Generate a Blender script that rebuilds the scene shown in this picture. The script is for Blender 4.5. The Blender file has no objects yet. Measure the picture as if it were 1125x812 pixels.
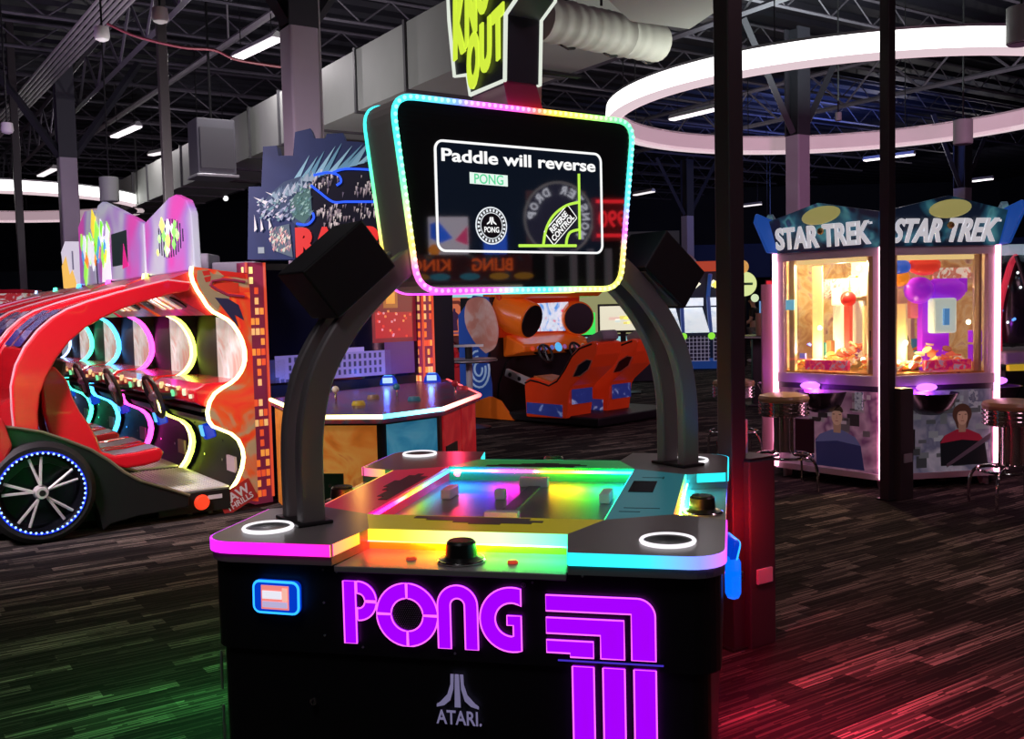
import bpy, bmesh, math, random
from mathutils import Vector, Matrix, Euler
random.seed(7)
SC = bpy.context.scene
C = SC.collection
PI = math.pi
rad = math.radians

# ---------------------------------------------------------------- camera
F_PX, PITCH, ROLL, EYE = 1072.0, .0638, .0242, 1.6
_f = Vector((0, math.cos(PITCH), -math.sin(PITCH)))
_r0 = Vector((1, 0, 0)); _u0 = _r0.cross(_f)
_r = _r0*math.cos(ROLL) - _u0*math.sin(ROLL)
_u = _r0*math.sin(ROLL) + _u0*math.cos(ROLL)
cam = bpy.data.cameras.new('camera')
cam.sensor_width = 36; cam.lens = F_PX/1125*36; cam.clip_end = 200; cam.clip_start = .05
camo = bpy.data.objects.new('camera', cam); C.objects.link(camo)
camo.matrix_world = Matrix(((_r.x, _u.x, -_f.x, 0), (_r.y, _u.y, -_f.y, 0), (_r.z, _u.z, -_f.z, EYE), (0, 0, 0, 1)))
SC.camera = camo
SC.view_settings.view_transform = 'Standard'
SC.view_settings.look = 'None'
SC.view_settings.exposure = 0.0
SC.view_settings.gamma = 1
SC.view_settings.use_curve_mapping = False
SC.cycles.use_denoising = True
SC.cycles.max_bounces = 6
SC.cycles.transparent_max_bounces = 12
SC.cycles.sample_clamp_indirect = 4
# ---------------------------------------------------------------- world
W = bpy.data.worlds.new('world'); SC.world = W; W.use_nodes = True
W.node_tree.nodes['Background'].inputs[0].default_value = (.35, .3, .5, 1)
W.node_tree.nodes['Background'].inputs[1].default_value = .03

# ---------------------------------------------------------------- lamps; several are added without fixtures
def lamp(kind, loc, power, color, size=.3, to=None, size_y=None, spread=None):
    l = bpy.data.lights.new('scene_lamp', kind); l.energy = power; l.color = color
    if kind == 'AREA':
        l.size = size
        if size_y: l.shape = 'RECTANGLE'; l.size_y = size_y
        if spread: l.spread = spread
    else:
        l.shadow_soft_size = size
    o = bpy.data.objects.new('scene_lamp', l); C.objects.link(o); o.location = loc
    if to is not None:
        o.rotation_euler = (Vector(to)-Vector(loc)).to_track_quat('-Z', 'Y').to_euler()
    return o
lamp('AREA', (-1.2, .6, 5.2), 34, (1, .95, 1), 1.2, to=(-1.2, 1.4, 0))       # unseen lamp added overhead, out of view
lamp('AREA', (4.5, 3.0, 5.4), 42, (1, .55, .70), 1.2, to=(4.3, 3.6, 0))  # added out of view, tinted to redden the carpet at right
lamp('AREA', (-4.6, 3.2, 4.6), 78, (1, .80, .92), 1.0, to=(-3.6, 8.0, 1.6), spread=rad(60))  # added out of view to brighten the red driving games
lamp('AREA', (-6.5, 10.5, 2.6), 45, (.75, .45, 1), 1.5, to=(-7, 16, 5))        # bare uplight added for the coloured glow above the games
lamp('AREA', (-3.9, 10.9, 2.8), 60, (1, .98, .94), 1.0, to=(-3.4, 14, 5.2))  # bare white uplight added for the long duct
lamp('AREA', (2.3, 8.2, 2.9), 26, (.95, 1, .9), .8, to=(.9, 8.6, 4.4))          # bare uplight added to brighten the round duct
lamp('AREA', (6.5, 10.5, 2.7), 80, (1, .4, .75), 1.5, to=(5, 16, 5))  # added pink uplight, no fixture
lamp('AREA', (8.5, 25, 4.6), 120, (.15, .25, 1), 2.0, to=(8.5, 27, 7))          # blue light on the far ceiling
lamp('AREA', (4.9, 13.6, 4.7), 300, (.85, 1, .92), 4, to=(4.9, 13.6, 7))         # upper side of the ring lamp

# ---------------------------------------------------------------- pixel -> place
def ray(px, py):
    return _f + _r*((px-562.5)/F_PX) + _u*((406-py)/F_PX)
CAMP = Vector((0, 0, EYE))
def atz(px, py, z):
    d = ray(px, py); return CAMP + d*((z-EYE)/d.z)
def aty(px, py, y):
    d = ray(px, py); return CAMP + d*(y/d.y)

class Frame:
    """a thing's own axes: origin on the floor, turned about z"""
    def __init__(s, x, y, yaw, z=0):
        s.o = Vector((x, y, z)); s.yaw = yaw
        s.m = Matrix.Translation(s.o) @ Matrix.Rotation(yaw, 4, 'Z'); s.i = s.m.inverted()
    def on(s, px, py, axis, c):
        o = s.i @ CAMP; d = s.i.to_3x3() @ ray(px, py); k = 'xyz'.index(axis)
        return o + d*((c-o[k])/d[k])
    def xz(s, pts, y): return [((q := s.on(a, b, 'y', y)).x, q.z) for a, b in pts]
    def yz(s, pts, x): return [((q := s.on(a, b, 'x', x)).y, q.z) for a, b in pts]
    def xy(s, pts, z): return [((q := s.on(a, b, 'z', z)).x, q.y) for a, b in pts]

# ---------------------------------------------------------------- materials
MATS = {}
def mat(name, col=(.5, .5, .5), rough=.5, metal=0., emit=None, es=1., spec=.5, bump=0., bscale=40, var=0., vscale=6, coat=0.):
    if name in MATS: return MATS[name]
    m = bpy.data.materials.new(name); m.use_nodes = True; nt = m.node_tree; b = nt.nodes['Principled BSDF']
    b.inputs['Base Color'].default_value = (*col, 1); b.inputs['Roughness'].default_value = rough
    b.inputs['Metallic'].default_value = metal; b.inputs['Specular IOR Level'].default_value = spec
    b.inputs['Coat Weight'].default_value = coat
    if emit: b.inputs['Emission Color'].default_value = (*emit, 1); b.inputs['Emission Strength'].default_value = es
    if bump or var:
        tc = nt.nodes.new('ShaderNodeTexCoord')
        if var:
            n = nt.nodes.new('ShaderNodeTexNoise'); n.inputs['Scale'].default_value = vscale; n.inputs['Detail'].default_value = 4
            nt.links.new(tc.outputs['Object'], n.inputs['Vector'])
            mx = nt.nodes.new('ShaderNodeMix'); mx.data_type = 'RGBA'
            mx.inputs[6].default_value = (*[max(0, c*(1-var)) for c in col], 1); mx.inputs[7].default_value = (*[min(1, c*(1+var)) for c in col], 1)
            nt.links.new(n.outputs['Fac'], mx.inputs[0]); nt.links.new(mx.outputs[2], b.inputs['Base Color'])
        if bump:
            n2 = nt.nodes.new('ShaderNodeTexNoise'); n2.inputs['Scale'].default_value = bscale
            nt.links.new(tc.outputs['Object'], n2.inputs['Vector'])
            bp = nt.nodes.new('ShaderNodeBump'); bp.inputs['Strength'].default_value = bump
            nt.links.new(n2.outputs['Fac'], bp.inputs['Height']); nt.links.new(bp.outputs[0], b.inputs['Normal'])
    MATS[name] = m; return m
def glow(name, col, s=1.): return mat(name, (.02, .02, .02), .5, emit=col, es=s)
def attr_glow(name, s):
    """LEDs: each diode has its own colour, kept on the mesh"""
    if name in MATS: return MATS[name]
    m = mat(name, (.02, .02, .02), .4); nt = m.node_tree; b = nt.nodes['Principled BSDF']
    a = nt.nodes.new('ShaderNodeAttribute'); a.attribute_name = 'Col'
    nt.links.new(a.outputs['Color'], b.inputs['Emission Color']); b.inputs['Emission Strength'].default_value = s
    return m
def attr_paint(name, rough=.4, emit=0.):
    """printed artwork: inks kept on the mesh; backlit prints also glow"""
    if name in MATS: return MATS[name]
    m = mat(name, (.5, .5, .5), rough); nt = m.node_tree; b = nt.nodes['Principled BSDF']
    a = nt.nodes.new('ShaderNodeAttribute'); a.attribute_name = 'Col'
    nt.links.new(a.outputs['Color'], b.inputs['Base Color'])
    if emit: nt.links.new(a.outputs['Color'], b.inputs['Emission Color']); b.inputs['Emission Strength'].default_value = emit
    return m
def ramp_print(name, stops, scale=3., rough=.4, emit=0., detail=3., distort=1.5):
    """a printed multi-colour graphic: noise through a colour ramp"""
    if name in MATS: return MATS[name]
    m = mat(name, (.5, .5, .5), rough); nt = m.node_tree; b = nt.nodes['Principled BSDF']
    tc = nt.nodes.new('ShaderNodeTexCoord'); n = nt.nodes.new('ShaderNodeTexNoise')
    n.inputs['Scale'].default_value = scale; n.inputs['Detail'].default_value = detail; n.inputs['Distortion'].default_value = distort
    cr = nt.nodes.new('ShaderNodeValToRGB'); e = cr.color_ramp.elements
    while len(e) < len(stops): e.new(.5)
    for k, (p, c) in enumerate(stops): e[k].position = p; e[k].color = (*c, 1)
    nt.links.new(tc.outputs['Object'], n.inputs['Vector']); nt.links.new(n.outputs['Fac'], cr.inputs[0])
    nt.links.new(cr.outputs[0], b.inputs['Base Color'])
    if emit: nt.links.new(cr.outputs[0], b.inputs['Emission Color']); b.inputs['Emission Strength'].default_value = emit
    return m
def glass(name, tint=(1, 1, 1), refl=.06):
    if name in MATS: return MATS[name]
    m = bpy.data.materials.new(name); m.use_nodes = True; nt = m.node_tree
    for n in list(nt.nodes): nt.nodes.remove(n)
    o = nt.nodes.new('ShaderNodeOutputMaterial'); t = nt.nodes.new('ShaderNodeBsdfTransparent'); g = nt.nodes.new('ShaderNodeBsdfGlossy')
    t.inputs[0].default_value = (*tint, 1); g.inputs['Roughness'].default_value = .02
    mx = nt.nodes.new('ShaderNodeMixShader'); mx.inputs[0].default_value = refl
    nt.links.new(t.outputs[0], mx.inputs[1]); nt.links.new(g.outputs[0], mx.inputs[2]); nt.links.new(mx.outputs[0], o.inputs[0])
    MATS[name] = m; return m
BLACK = mat('black_laminate', (.006, .006, .008), .45)
GLOSSB = mat('gloss_black', (.004, .004, .005), .12)
SATIN = mat('satin_black_metal', (.02, .02, .022), .35, .3)
CHROME = mat('chrome', (.85, .82, .8), .12, 1)
STEEL = mat('grey_steel', (.45, .45, .48), .35, .7)
WHITE = mat('white_paint', (.75, .73, .75), .6)
RED = mat('red_gelcoat', (.68, .008, .02), .25, coat=.4)
LEDM = attr_glow('led_strip', 1.7)
LEDH = attr_glow('led_hot', 75)
ARMM = mat('arm_metal', (.20, .175, .18), .42, .1)
LEDS = attr_glow('led_soft', 1.6)
INK = attr_paint('printed_ink', .4)
BACKLIT = attr_paint('backlit_print', .3, .55)

# ---------------------------------------------------------------- mesh builder
class MB:
    def __init__(s): s.v = []; s.f = []; s.m = []; s.c = []
    def add(s, vs, fs, mi=0, col=None):
        n = len(s.v); s.v += [tuple(x) for x in vs]
        for f in fs: s.f.append([n+i for i in f]); s.m.append(mi)
        if col is None: s.c += [(1, 1, 1)]*len(vs)
        elif isinstance(col, tuple): s.c += [col]*len(vs)
        else: s.c += list(col)
        return s
    def box(s, x0, x1, y0, y1, z0, z1, mi=0, col=None):
        vs = [(x, y, z) for z in (z0, z1) for y in (y0, y1) for x in (x0, x1)]
        return s.add(vs, [(0, 2, 3, 1), (4, 5, 7, 6), (0, 1, 5, 4), (2, 6, 7, 3), (0, 4, 6, 2), (1, 3, 7, 5)], mi, col)
    def obox(s, c, size, rot=None, mi=0, col=None):
        h = [x/2 for x in size]; M_ = rot if rot is not None else Matrix.Identity(3); c = Vector(c)
        vs = [c + M_ @ Vector((x, y, z)) for z in (-h[2], h[2]) for y in (-h[1], h[1]) for x in (-h[0], h[0])]
        return s.add(vs, [(0, 2, 3, 1), (4, 5, 7, 6), (0, 1, 5, 4), (2, 6, 7, 3), (0, 4, 6, 2), (1, 3, 7, 5)], mi, col)
    def prism(s, poly, axis, t0, t1, mi=0, col=None, mis=None):
        k = {'x': lambda a, b, t: (t, a, b), 'y': lambda a, b, t: (a, t, b), 'z': lambda a, b, t: (a, b, t)}[axis]
        n = len(poly); vs = [k(a, b, t0) for a, b in poly] + [k(a, b, t1) for a, b in poly]
        fs = [list(range(n))[::-1], list(range(n, 2*n))] + [(i, (i+1) % n, n+(i+1) % n, n+i) for i in range(n)]
        n0 = len(s.f); s.add(vs, fs, mi, col)
        if mis is not None:
            for j in range(2, len(fs)): s.m[n0+j] = mis
        return s
    def prism3(s, pts, vec, mi=0, col=None):
        n = len(pts); vec = Vector(vec); vs = [Vector(p) for p in pts] + [Vector(p)+vec for p in pts]
        return s.add(vs, [list(range(n))[::-1], list(range(n, 2*n))] + [(i, (i+1) % n, n+(i+1) % n, n+i) for i in range(n)], mi, col)
    def tube(s, path, r, n=8, closed=False, cols=None, mi=0, flat=None):
        path = [Vector(p) for p in path]; N = len(path); vs = []; cs = []
        up = Vector((0, 0, 1)); prev = None
        for i, p in enumerate(path):
            a = path[(i-1) % N] if (closed or i > 0) else p; b = path[(i+1) % N] if (closed or i < N-1) else p
            t = (b-a).normalized()
            if prev is None:
                nrm = t.cross(up) if abs(t.z) < .95 else t.cross(Vector((1, 0, 0)))
            else: nrm = prev - t*prev.dot(t)
            nrm.normalize(); prev = nrm; bn = t.cross(nrm)
            rr = r[i] if isinstance(r, (list, tuple)) else r
            for j in range(n):
                an = 2*PI*j/n; vs.append(p + nrm*math.cos(an)*rr + bn*math.sin(an)*rr*(flat or 1)); cs.append(cols[i] if cols else (1, 1, 1))
        fs = []
        for i in range(N if closed else N-1):
            k = (i+1) % N
            for j in range(n): fs.append((i*n+j, i*n+(j+1) % n, k*n+(j+1) % n, k*n+j))
        if not closed: fs += [list(range(n))[::-1], list(range((N-1)*n, N*n))]
        return s.add(vs, fs, mi, cs)
    def cyl(s, p0, p1, r0, r1=None, n=20, mi=0, col=None):
        r1 = r0 if r1 is None else r1; p0 = Vector(p0); p1 = Vector(p1); t = (p1-p0).normalized()
        a = t.cross(Vector((0, 0, 1))) if abs(t.z) < .95 else t.cross(Vector((1, 0, 0))); a.normalize(); b = t.cross(a)
        vs = [p0+(a*math.cos(2*PI*j/n)+b*math.sin(2*PI*j/n))*r0 for j in range(n)] + [p1+(a*math.cos(2*PI*j/n)+b*math.sin(2*PI*j/n))*r1 for j in range(n)]
        return s.add(vs, [list(range(n))[::-1], list(range(n, 2*n))] + [(j, (j+1) % n, n+(j+1) % n, n+j) for j in range(n)], mi, col)
    def lathe(s, prof, c=(0, 0, 0), n=28, mi=0, M_=None, col=None, mis=None, cap=True):
        c = Vector(c); M_ = M_ or Matrix.Identity(3); vs = []
        for r, z in prof:
            for j in range(n): vs.append(c + M_ @ Vector((r*math.cos(2*PI*j/n), r*math.sin(2*PI*j/n), z)))
        n0 = len(s.f); fs = []
        for i in range(len(prof)-1):
            for j in range(n): fs.append((i*n+j, i*n+(j+1) % n, (i+1)*n+(j+1) % n, (i+1)*n+j))
        if cap: fs += [list(range(n))[::-1], list(range((len(prof)-1)*n, len(prof)*n))]
        else: fs += [((len(prof)-1)*n+j, (len(prof)-1)*n+(j+1) % n, (j+1) % n, j) for j in range(n)] if prof[-1][0] > .01 else []
        s.add(vs, fs, mi, col)
        if mis:
            for i in range(len(prof)-1):
                for j in range(n): s.m[n0+i*n+j] = mis[i]
        return s
    def sph(s, c, r, mi=0, n=12, col=None, sc=(1, 1, 1), M_=None):
        c = Vector(c); M_ = M_ or Matrix.Identity(3); prof = [(math.sin(PI*i/(n//2+1)), -math.cos(PI*i/(n//2+1))) for i in range(1, n//2+1)]
        vs = [c + M_ @ Vector((r*p*math.cos(2*PI*j/n)*sc[0], r*p*math.sin(2*PI*j/n)*sc[1], r*z*sc[2])) for p, z in prof for j in range(n)]
        vs += [c + M_ @ Vector((0, 0, -r*sc[2])), c + M_ @ Vector((0, 0, r*sc[2]))]; k = len(prof); fs = []
        for i in range(k-1):
            for j in range(n): fs.append((i*n+j, i*n+(j+1) % n, (i+1)*n+(j+1) % n, (i+1)*n+j))
        for j in range(n): fs.append((k*n, (j+1) % n, j)); fs.append((k*n+1, (k-1)*n+j, (k-1)*n+(j+1) % n))
        return s.add(vs, fs, mi, col)
    def build(s, name, mats, parent=None, smooth=False, bev=0., loc=None, rotz=0, seg=2):
        me = bpy.data.meshes.new(name); me.from_pydata(s.v, [], s.f)
        for m in (mats if isinstance(mats, (list, tuple)) else [mats]): me.materials.append(m)
        me.polygons.foreach_set('material_index', s.m)
        at = me.color_attributes.new('Col', 'FLOAT_COLOR', 'POINT')
        at.data.foreach_set('color', [x for c in s.c for x in (*c, 1)])
        bm = bmesh.new(); bm.from_mesh(me); bmesh.ops.recalc_face_normals(bm, faces=bm.faces); bm.to_mesh(me); bm.free()
        if smooth:
            me.polygons.foreach_set('use_smooth', [True]*len(me.polygons)); me.set_sharp_from_angle(angle=rad(40))
        me.update()
        o = bpy.data.objects.new(name, me); C.objects.link(o)
        if parent: o.parent = parent
        if loc: o.location = loc
        o.rotation_euler.z = rotz
        if bev:
            b = o.modifiers.new('bevel', 'BEVEL'); b.width = bev; b.segments = seg; b.limit_method = 'ANGLE'; b.angle_limit = rad(40)
        return o
def thing(name, label, cat, loc=(0, 0, 0), rotz=0, group=None):
    o = bpy.data.objects.new(name, None); C.objects.link(o); o.empty_display_size = .1
    o.location = loc; o.rotation_euler.z = rotz; o['label'] = label; o['category'] = cat
    if group: o['group'] = group
    return o
def tag(o, label, cat, group=None):
    o['label'] = label; o['category'] = cat
    if group: o['group'] = group
    return o
def struct(o): o['kind'] = 'structure'; return o
def plabel(o, l): o['label'] = l; return o
def text(body, name, m, parent, M_, w, h, off=.0, ext=.004, shear=0., align='C', sp=1.):
    """letters as solid meshes, fitted to w x h, lying in the xy plane of M_"""
    cu = bpy.data.curves.new('t', 'FONT'); cu.body = body; cu.offset = off; cu.extrude = .01; cu.shear = shear; cu.resolution_u = 4; cu.space_character = sp
    cu.align_x = 'CENTER'; cu.space_line = .9
    t = bpy.data.objects.new('t', cu); C.objects.link(t); bpy.context.view_layer.update()
    me = bpy.data.meshes.new_from_object(t.evaluated_get(bpy.context.evaluated_depsgraph_get()))
    bpy.data.objects.remove(t); bpy.data.curves.remove(cu)
    xs = [v.co.x for v in me.vertices]; ys = [v.co.y for v in me.vertices]
    cx, cy = (min(xs)+max(xs))/2, (min(ys)+max(ys))/2; kx = w/(max(xs)-min(xs)); ky = h/(max(ys)-min(ys))
    for v in me.vertices: v.co = ((v.co.x-cx)*kx, (v.co.y-cy)*ky, (v.co.z+.01)/.02*ext)
    me.materials.clear(); me.materials.append(m); me.name = name
    o = bpy.data.objects.new(name, me); C.objects.link(o); o.parent = parent; o.matrix_local = M_
    return o
def basis(c, x, y):
    x = Vector(x).normalized(); y = Vector(y); y = (y - x*y.dot(x)).normalized(); z = x.cross(y)
    return Matrix(((x.x, y.x, z.x, c[0]), (x.y, y.y, z.y, c[1]), (x.z, y.z, z.z, c[2]), (0, 0, 0, 1)))
def arc(cx, cy, r, a0, a1, n=10): return [(cx+r*math.cos(rad(a0+(a1-a0)*i/n)), cy+r*math.sin(rad(a0+(a1-a0)*i/n))) for i in range(n+1)]
def rrect(x0, x1, y0, y1, r, n=5):
    return arc(x1-r, y0+r, r, -90, 0, n)+arc(x1-r, y1-r, r, 0, 90, n)+arc(x0+r, y1-r, r, 90, 180, n)+arc(x0+r, y0+r, r, 180, 270, n)
def smooth_path(pts, k=6):
    pts = [Vector(p) for p in pts]; out = []
    for i in range(len(pts)-1):
        p0 = pts[max(i-1, 0)]; p1 = pts[i]; p2 = pts[i+1]; p3 = pts[min(i+2, len(pts)-1)]
        for j in range(k):
            t = j/k; out.append(.5*((2*p1)+(p2-p0)*t+(2*p0-5*p1+4*p2-p3)*t*t+(3*p1-p0-3*p2+p3)*t**3))
    return out+[pts[-1]]
def hue(stops, t):
    for (a, ca), (b, cb) in zip(stops, stops[1:]):
        if t <= b: k = (t-a)/(b-a+1e-9); return tuple(x+(y-x)*k for x, y in zip(ca, cb))
    return stops[-1][1]
cR, cO, cY, cG, cC, cB, cM, cP, cWh = (1, .02, .03), (1, .25, .0), (1, .75, .05), (.03, 1, .1), (.02, .85, .9), (.03, .1, 1), (1, .02, .7), (.5, .03, 1), (1, .95, .85)
# ================================================================ SETTING
UA = rad(33.5)                                                # the building's grid
GU = Vector((-math.sin(UA), math.cos(UA), 0)); GV = Vector((math.cos(UA), math.sin(UA), 0))
CEIL = 6.7
def carpet():
    m = mat('carpet', (.05, .045, .045), .95, spec=.1); nt = m.node_tree; b = nt.nodes['Principled BSDF']; lk = nt.links.new
    g = nt.nodes.new('ShaderNodeNewGeometry'); mp = nt.nodes.new('ShaderNodeMapping'); mp.vector_type = 'TEXTURE'
    mp.inputs['Rotation'].default_value = (0, 0, UA)
    lk(g.outputs['Position'], mp.inputs[0])
    sep = nt.nodes.new('ShaderNodeSeparateXYZ'); lk(mp.outputs[0], sep.inputs[0]); X_, Y_ = sep.outputs[0], sep.outputs[1]
    def mth(op, a, b_=None, c_=None):
        n = nt.nodes.new('ShaderNodeMath'); n.operation = op
        for k, v in enumerate((a, b_, c_)):
            if v is None: continue
            if isinstance(v, (int, float)): n.inputs[k].default_value = v
            else: lk(v, n.inputs[k])
        return n.outputs[0]
    def cells(length, width, seed):
        # yarn-dyed dashes: every row of width has its own random offset, every dash its own tone
        row = mth('FLOOR', mth('DIVIDE', Y_, width)); h = nt.nodes.new('ShaderNodeTexWhiteNoise'); h.noise_dimensions = '1D'; lk(mth('ADD', row, seed), h.inputs['W'])
        colm = mth('FLOOR', mth('ADD', mth('DIVIDE', X_, length), mth('MULTIPLY', h.outputs['Value'], 9.0)))
        cb = nt.nodes.new('ShaderNodeCombineXYZ'); lk(colm, cb.inputs[0]); lk(row, cb.inputs[1]); cb.inputs[2].default_value = seed
        w = nt.nodes.new('ShaderNodeTexWhiteNoise'); w.noise_dimensions = '3D'; lk(cb.outputs[0], w.inputs['Vector']); return w.outputs['Value']
    def smooth(v, a, c): 
        m_ = nt.nodes.new('ShaderNodeMapRange'); m_.interpolation_type = 'SMOOTHSTEP'; lk(v, m_.inputs[0]); m_.inputs[1].default_value = a; m_.inputs[2].default_value = c; return m_.outputs[0]
    block = smooth(cells(.44, .085, 3.7), .38, .9); dash = smooth(cells(.30, .0075, 11.3), .45, .98); tile = mth('ADD', mth('MULTIPLY', cells(1.0, .25, 5.1), .5), .5)
    fine = mth('ADD', mth('MULTIPLY', cells(.5, .004, 1.9), .5), .5)
    fac = mth('MULTIPLY', mth('MULTIPLY', mth('ADD', mth('MULTIPLY', block, mth('ADD', mth('MULTIPLY', dash, .85), .15)), mth('MULTIPLY', dash, .14)), tile), fine)
    x = nt.nodes.new('ShaderNodeMix'); x.data_type = 'RGBA'; lk(fac, x.inputs[0])
    x.inputs[6].default_value = (.014, .0125, .0135, 1); x.inputs[7].default_value = (.46, .385, .32, 1)
    lk(x.outputs[2], b.inputs['Base Color'])
    bp = nt.nodes.new('ShaderNodeBump'); bp.inputs['Strength'].default_value = .3; bp.inputs['Distance'].default_value = .01
    lk(fine, bp.inputs['Height']); lk(bp.outputs[0], b.inputs['Normal'])
    return m
struct(MB().box(-30, 30, -9, 46, -.1, 0).build('floor', carpet()))
# ceiling: ribbed steel deck
mb = MB(); k = 0
DECK = mat('dark_deck', (.016, .016, .026), .6, var=.4, vscale=.5)
for t in [x*.6 for x in range(-70, 80)]:
    c = GU*t*1.0 + Vector((0, 14, CEIL)); 
    mb.prism3([c-GV*45, c-GV*45+GU*.3, c-GV*45+GU*.36+Vector((0, 0, .08)), c-GV*45+GU*.54+Vector((0, 0, .08)), c-GV*45+GU*.6, c-GV*45+GU*.6+Vector((0, 0, .12)), c-GV*45+Vector((0, 0, .12))], GV*90)
struct(mb.build('ceiling', DECK))
NAVY = mat('navy_wall', (.010, .014, .026), .8, var=.3, vscale=1)
struct(MB().box(-30, 30, 44, 44.3, 0, CEIL).build('wall_back', NAVY))
struct(MB().box(-22.3, -22, -9, 44, 0, CEIL).build('wall_left', NAVY))
struct(MB().box(22, 22.3, -9, 44, 0, CEIL).build('wall_right', NAVY))
struct(MB().box(-22, 22, -9.3, -9, 0, CEIL).build('wall_front', NAVY))
# roof joists (open web) along GV, girders along GU
JM = mat('joist_paint', (.13, .12, .15), .6, var=.2)
def joist(p0, p1, n, depth=.45, name='trim_1', r=.03):
    mb = MB(); p0 = Vector(p0); p1 = Vector(p1); dn = Vector((0, 0, -depth))
    mb.tube([p0, p1], r, 4); mb.tube([p0+dn, p1+dn], r, 4)
    for i in range(n):
        a = p0.lerp(p1, i/n); b = p0.lerp(p1, (i+.5)/n); c = p0.lerp(p1, (i+1)/n)
        mb.tube([a, b+dn], r*.5, 4); mb.tube([b+dn, c], r*.5, 4)
    return struct(mb.build(name, JM))
ti = 1
for t in [x*2.0 for x in range(-3, 15)]:
    c = Vector((0, 8, CEIL-.05)) + GU*t
    joist(c-GV*22, c+GV*26, 44, .42, 'trim_%d' % ti); ti += 1
for t in (-15, -8.5, -2, 4.5, 11):
    c = Vector((0, 10, CEIL-.5)) + GV*t
    joist(c-GU*10, c+GU*34, 26, .75, 'trim_%d' % ti, .045); ti += 1
# soffit behind the left games
struct(MB().box(-21.9, -7.5, 33.0, 33.4, 0, 3.2).build('wall_far_left', mat('teal_wall', (.012, .022, .035), .8)))
struct(MB().box(7, 21.9, 41.0, 41.4, 2.6, 4.0).build('trim_40', mat('blue_soffit', (.03, .06, .22), .7)))
struct(MB().box(1.5, 6.6, 38.0, 38.3, 0, 4.4).build('wall_far_middle', mat('cream_wall', (.30, .29, .22), .8)))

# ---------------------------------------------------------------- columns
COLW = mat('column_paint', (.50, .43, .52), .55, var=.05); COLD = mat('column_dark_top', (.04, .04, .055), .6)
def column(px, d, label, w=.3, braces=True, pipes=False):
    p = aty(px, 300, d); t = thing('steel_column', label, 'column', (p.x, p.y, 0), UA)
    s = w/2; prof = [(-s, -s), (s, -s), (s, -s+.03), (.03, -s+.03), (.03, s-.03), (s, s-.03), (s, s), (-s, s), (-s, s-.03), (-.03, s-.03), (-.03, -s+.03), (-s, -s+.03)]
    MB().prism(rrect(-s, s, -s, s, .03, 3), 'z', 0, 4.4).build('shaft', COLW, t)
    MB().prism(prof, 'z', 4.4, CEIL-.5).build('upper_shaft', COLD, t)
    MB().box(-s-.06, s+.06, -s-.06, s+.06, 0, .03).build('base_plate', COLD, t)
    if braces:
        for sx in (-1, 1):
            MB().tube([(sx*.12, 0, 4.45), (sx*1.3, 0, CEIL-.5)], .07, 4).build('knee_brace', COLD, t)
    if pipes:
        for k in (-1, 0, 1): MB().tube([(s+.03, k*.07, .1), (s+.03, k*.07, 5.6)], .022, 8).build('conduit', mat('conduit_grey', (.5, .47, .5), .4, .3), t, smooth=True)
    return t
column(80, 17.4, 'pale lilac steel column behind the leftmost marquee of the red driving games')
column(338, 9.9, 'pale steel column with conduits rising behind the blue skyline topper', .3, True, True)
column(877, 16.9, 'pale pink steel column with crossed braces under the big white ring light')
column(756, 31.8, 'far pale steel column above the blue alley games', .3)
column(1057, 25.6, 'far pale steel column above the right roof fin of the prize machine', .33)
# ---------------------------------------------------------------- thin black poles
BP = mat('black_pole', (.035, .028, .032), .42)
def pole(px, d, w, label, base=None, ztop=CEIL):
    p = aty(px, 300, d); t = thing('power_pole', label, 'pole', (p.x, p.y, 0), UA)
    MB().box(-w/2, w/2, -w/2, w/2, 0, ztop).build('shaft', BP, t, bev=.006)
    MB().box(-w/2-.02, w/2+.02, -w/2-.02, w/2+.02, 0, .012).build('foot_plate', SATIN, t)
    if base: 
        bx, by = base
        mb = MB().box(bx-.085, bx+.085, by-.085, by+.085, 0.0, .875); mb.build('outlet_housing', mat('textured_black', (.035, .03, .032), .55, bump=.5, bscale=160), t, bev=.008)
        MB().box(bx-.05, bx+.05, by-.1, by-.085, .95-.65, 1.02-.65).build('outlet_plate', mat('outlet_grey', (.4, .4, .42), .4), t, bev=.004)
        MB().box(w/2, w/2+.03, -.03, .03, .9, 1.06).build('cable_box', WHITE, t, bev=.004)
        MB().prism(rrect(bx-.08, bx+.08, by-.08, by+.08, .01, 2), 'z', .875, .885).build('cap', SATIN, t)
    return t
pole(802, 4.45, .092, 'thick black square pole standing right behind the table game, red-lit housing at its foot', (.11, -.0))
pole(975, 7.68, .085, 'black square pole standing in front of the two-faced prize machine', (.105, -.02))
pole(189, 12.2, .11, 'slim black pole behind the tall pink marquees of the red driving games')
pole(25, 17.0, .12, 'slim black pole at the far left before the dark wall')
# ---------------------------------------------------------------- ducts
DUCT = mat('galvanised_duct', (.44, .46, .43), .6, .0, var=.12, vscale=2)
DUCTG = mat('pale_duct_edge', (.09, .09, .10), .5)
c0 = Vector((-.85, 12.4, 4.2)); t = thing('air_duct', 'long rectangular sheet-metal air duct running under the roof towards the upper left', 'duct', c0, UA)
MB().box(-.62, .62, -3.3, 17, 0, .78).build('duct_body', DUCT, t)
for k in range(15):
    y = -3.2+k*1.4; mb = MB()
    mb.box(-.65, .65, y, y+.05, -.03, 0); mb.box(-.65, .65, y, y+.05, .78, .81); mb.box(-.65, -.62, y, y+.05, 0, .78); mb.box(.62, .65, y, y+.05, 0, .78)
    mb.build('flange', DUCTG, t)
for k in range(4):
    MB().tube([(-.68, -2+k*5, .0), (-.68, -2+k*5, CEIL-4.2)], .012, 5).build('hanger', SATIN, t)
    MB().box(-.7, .7, -2.04+k*5, -1.96+k*5, -.06, -.03).build('hanger_bar', SATIN, t)
p = aty(233, 165, 15.5)
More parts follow.
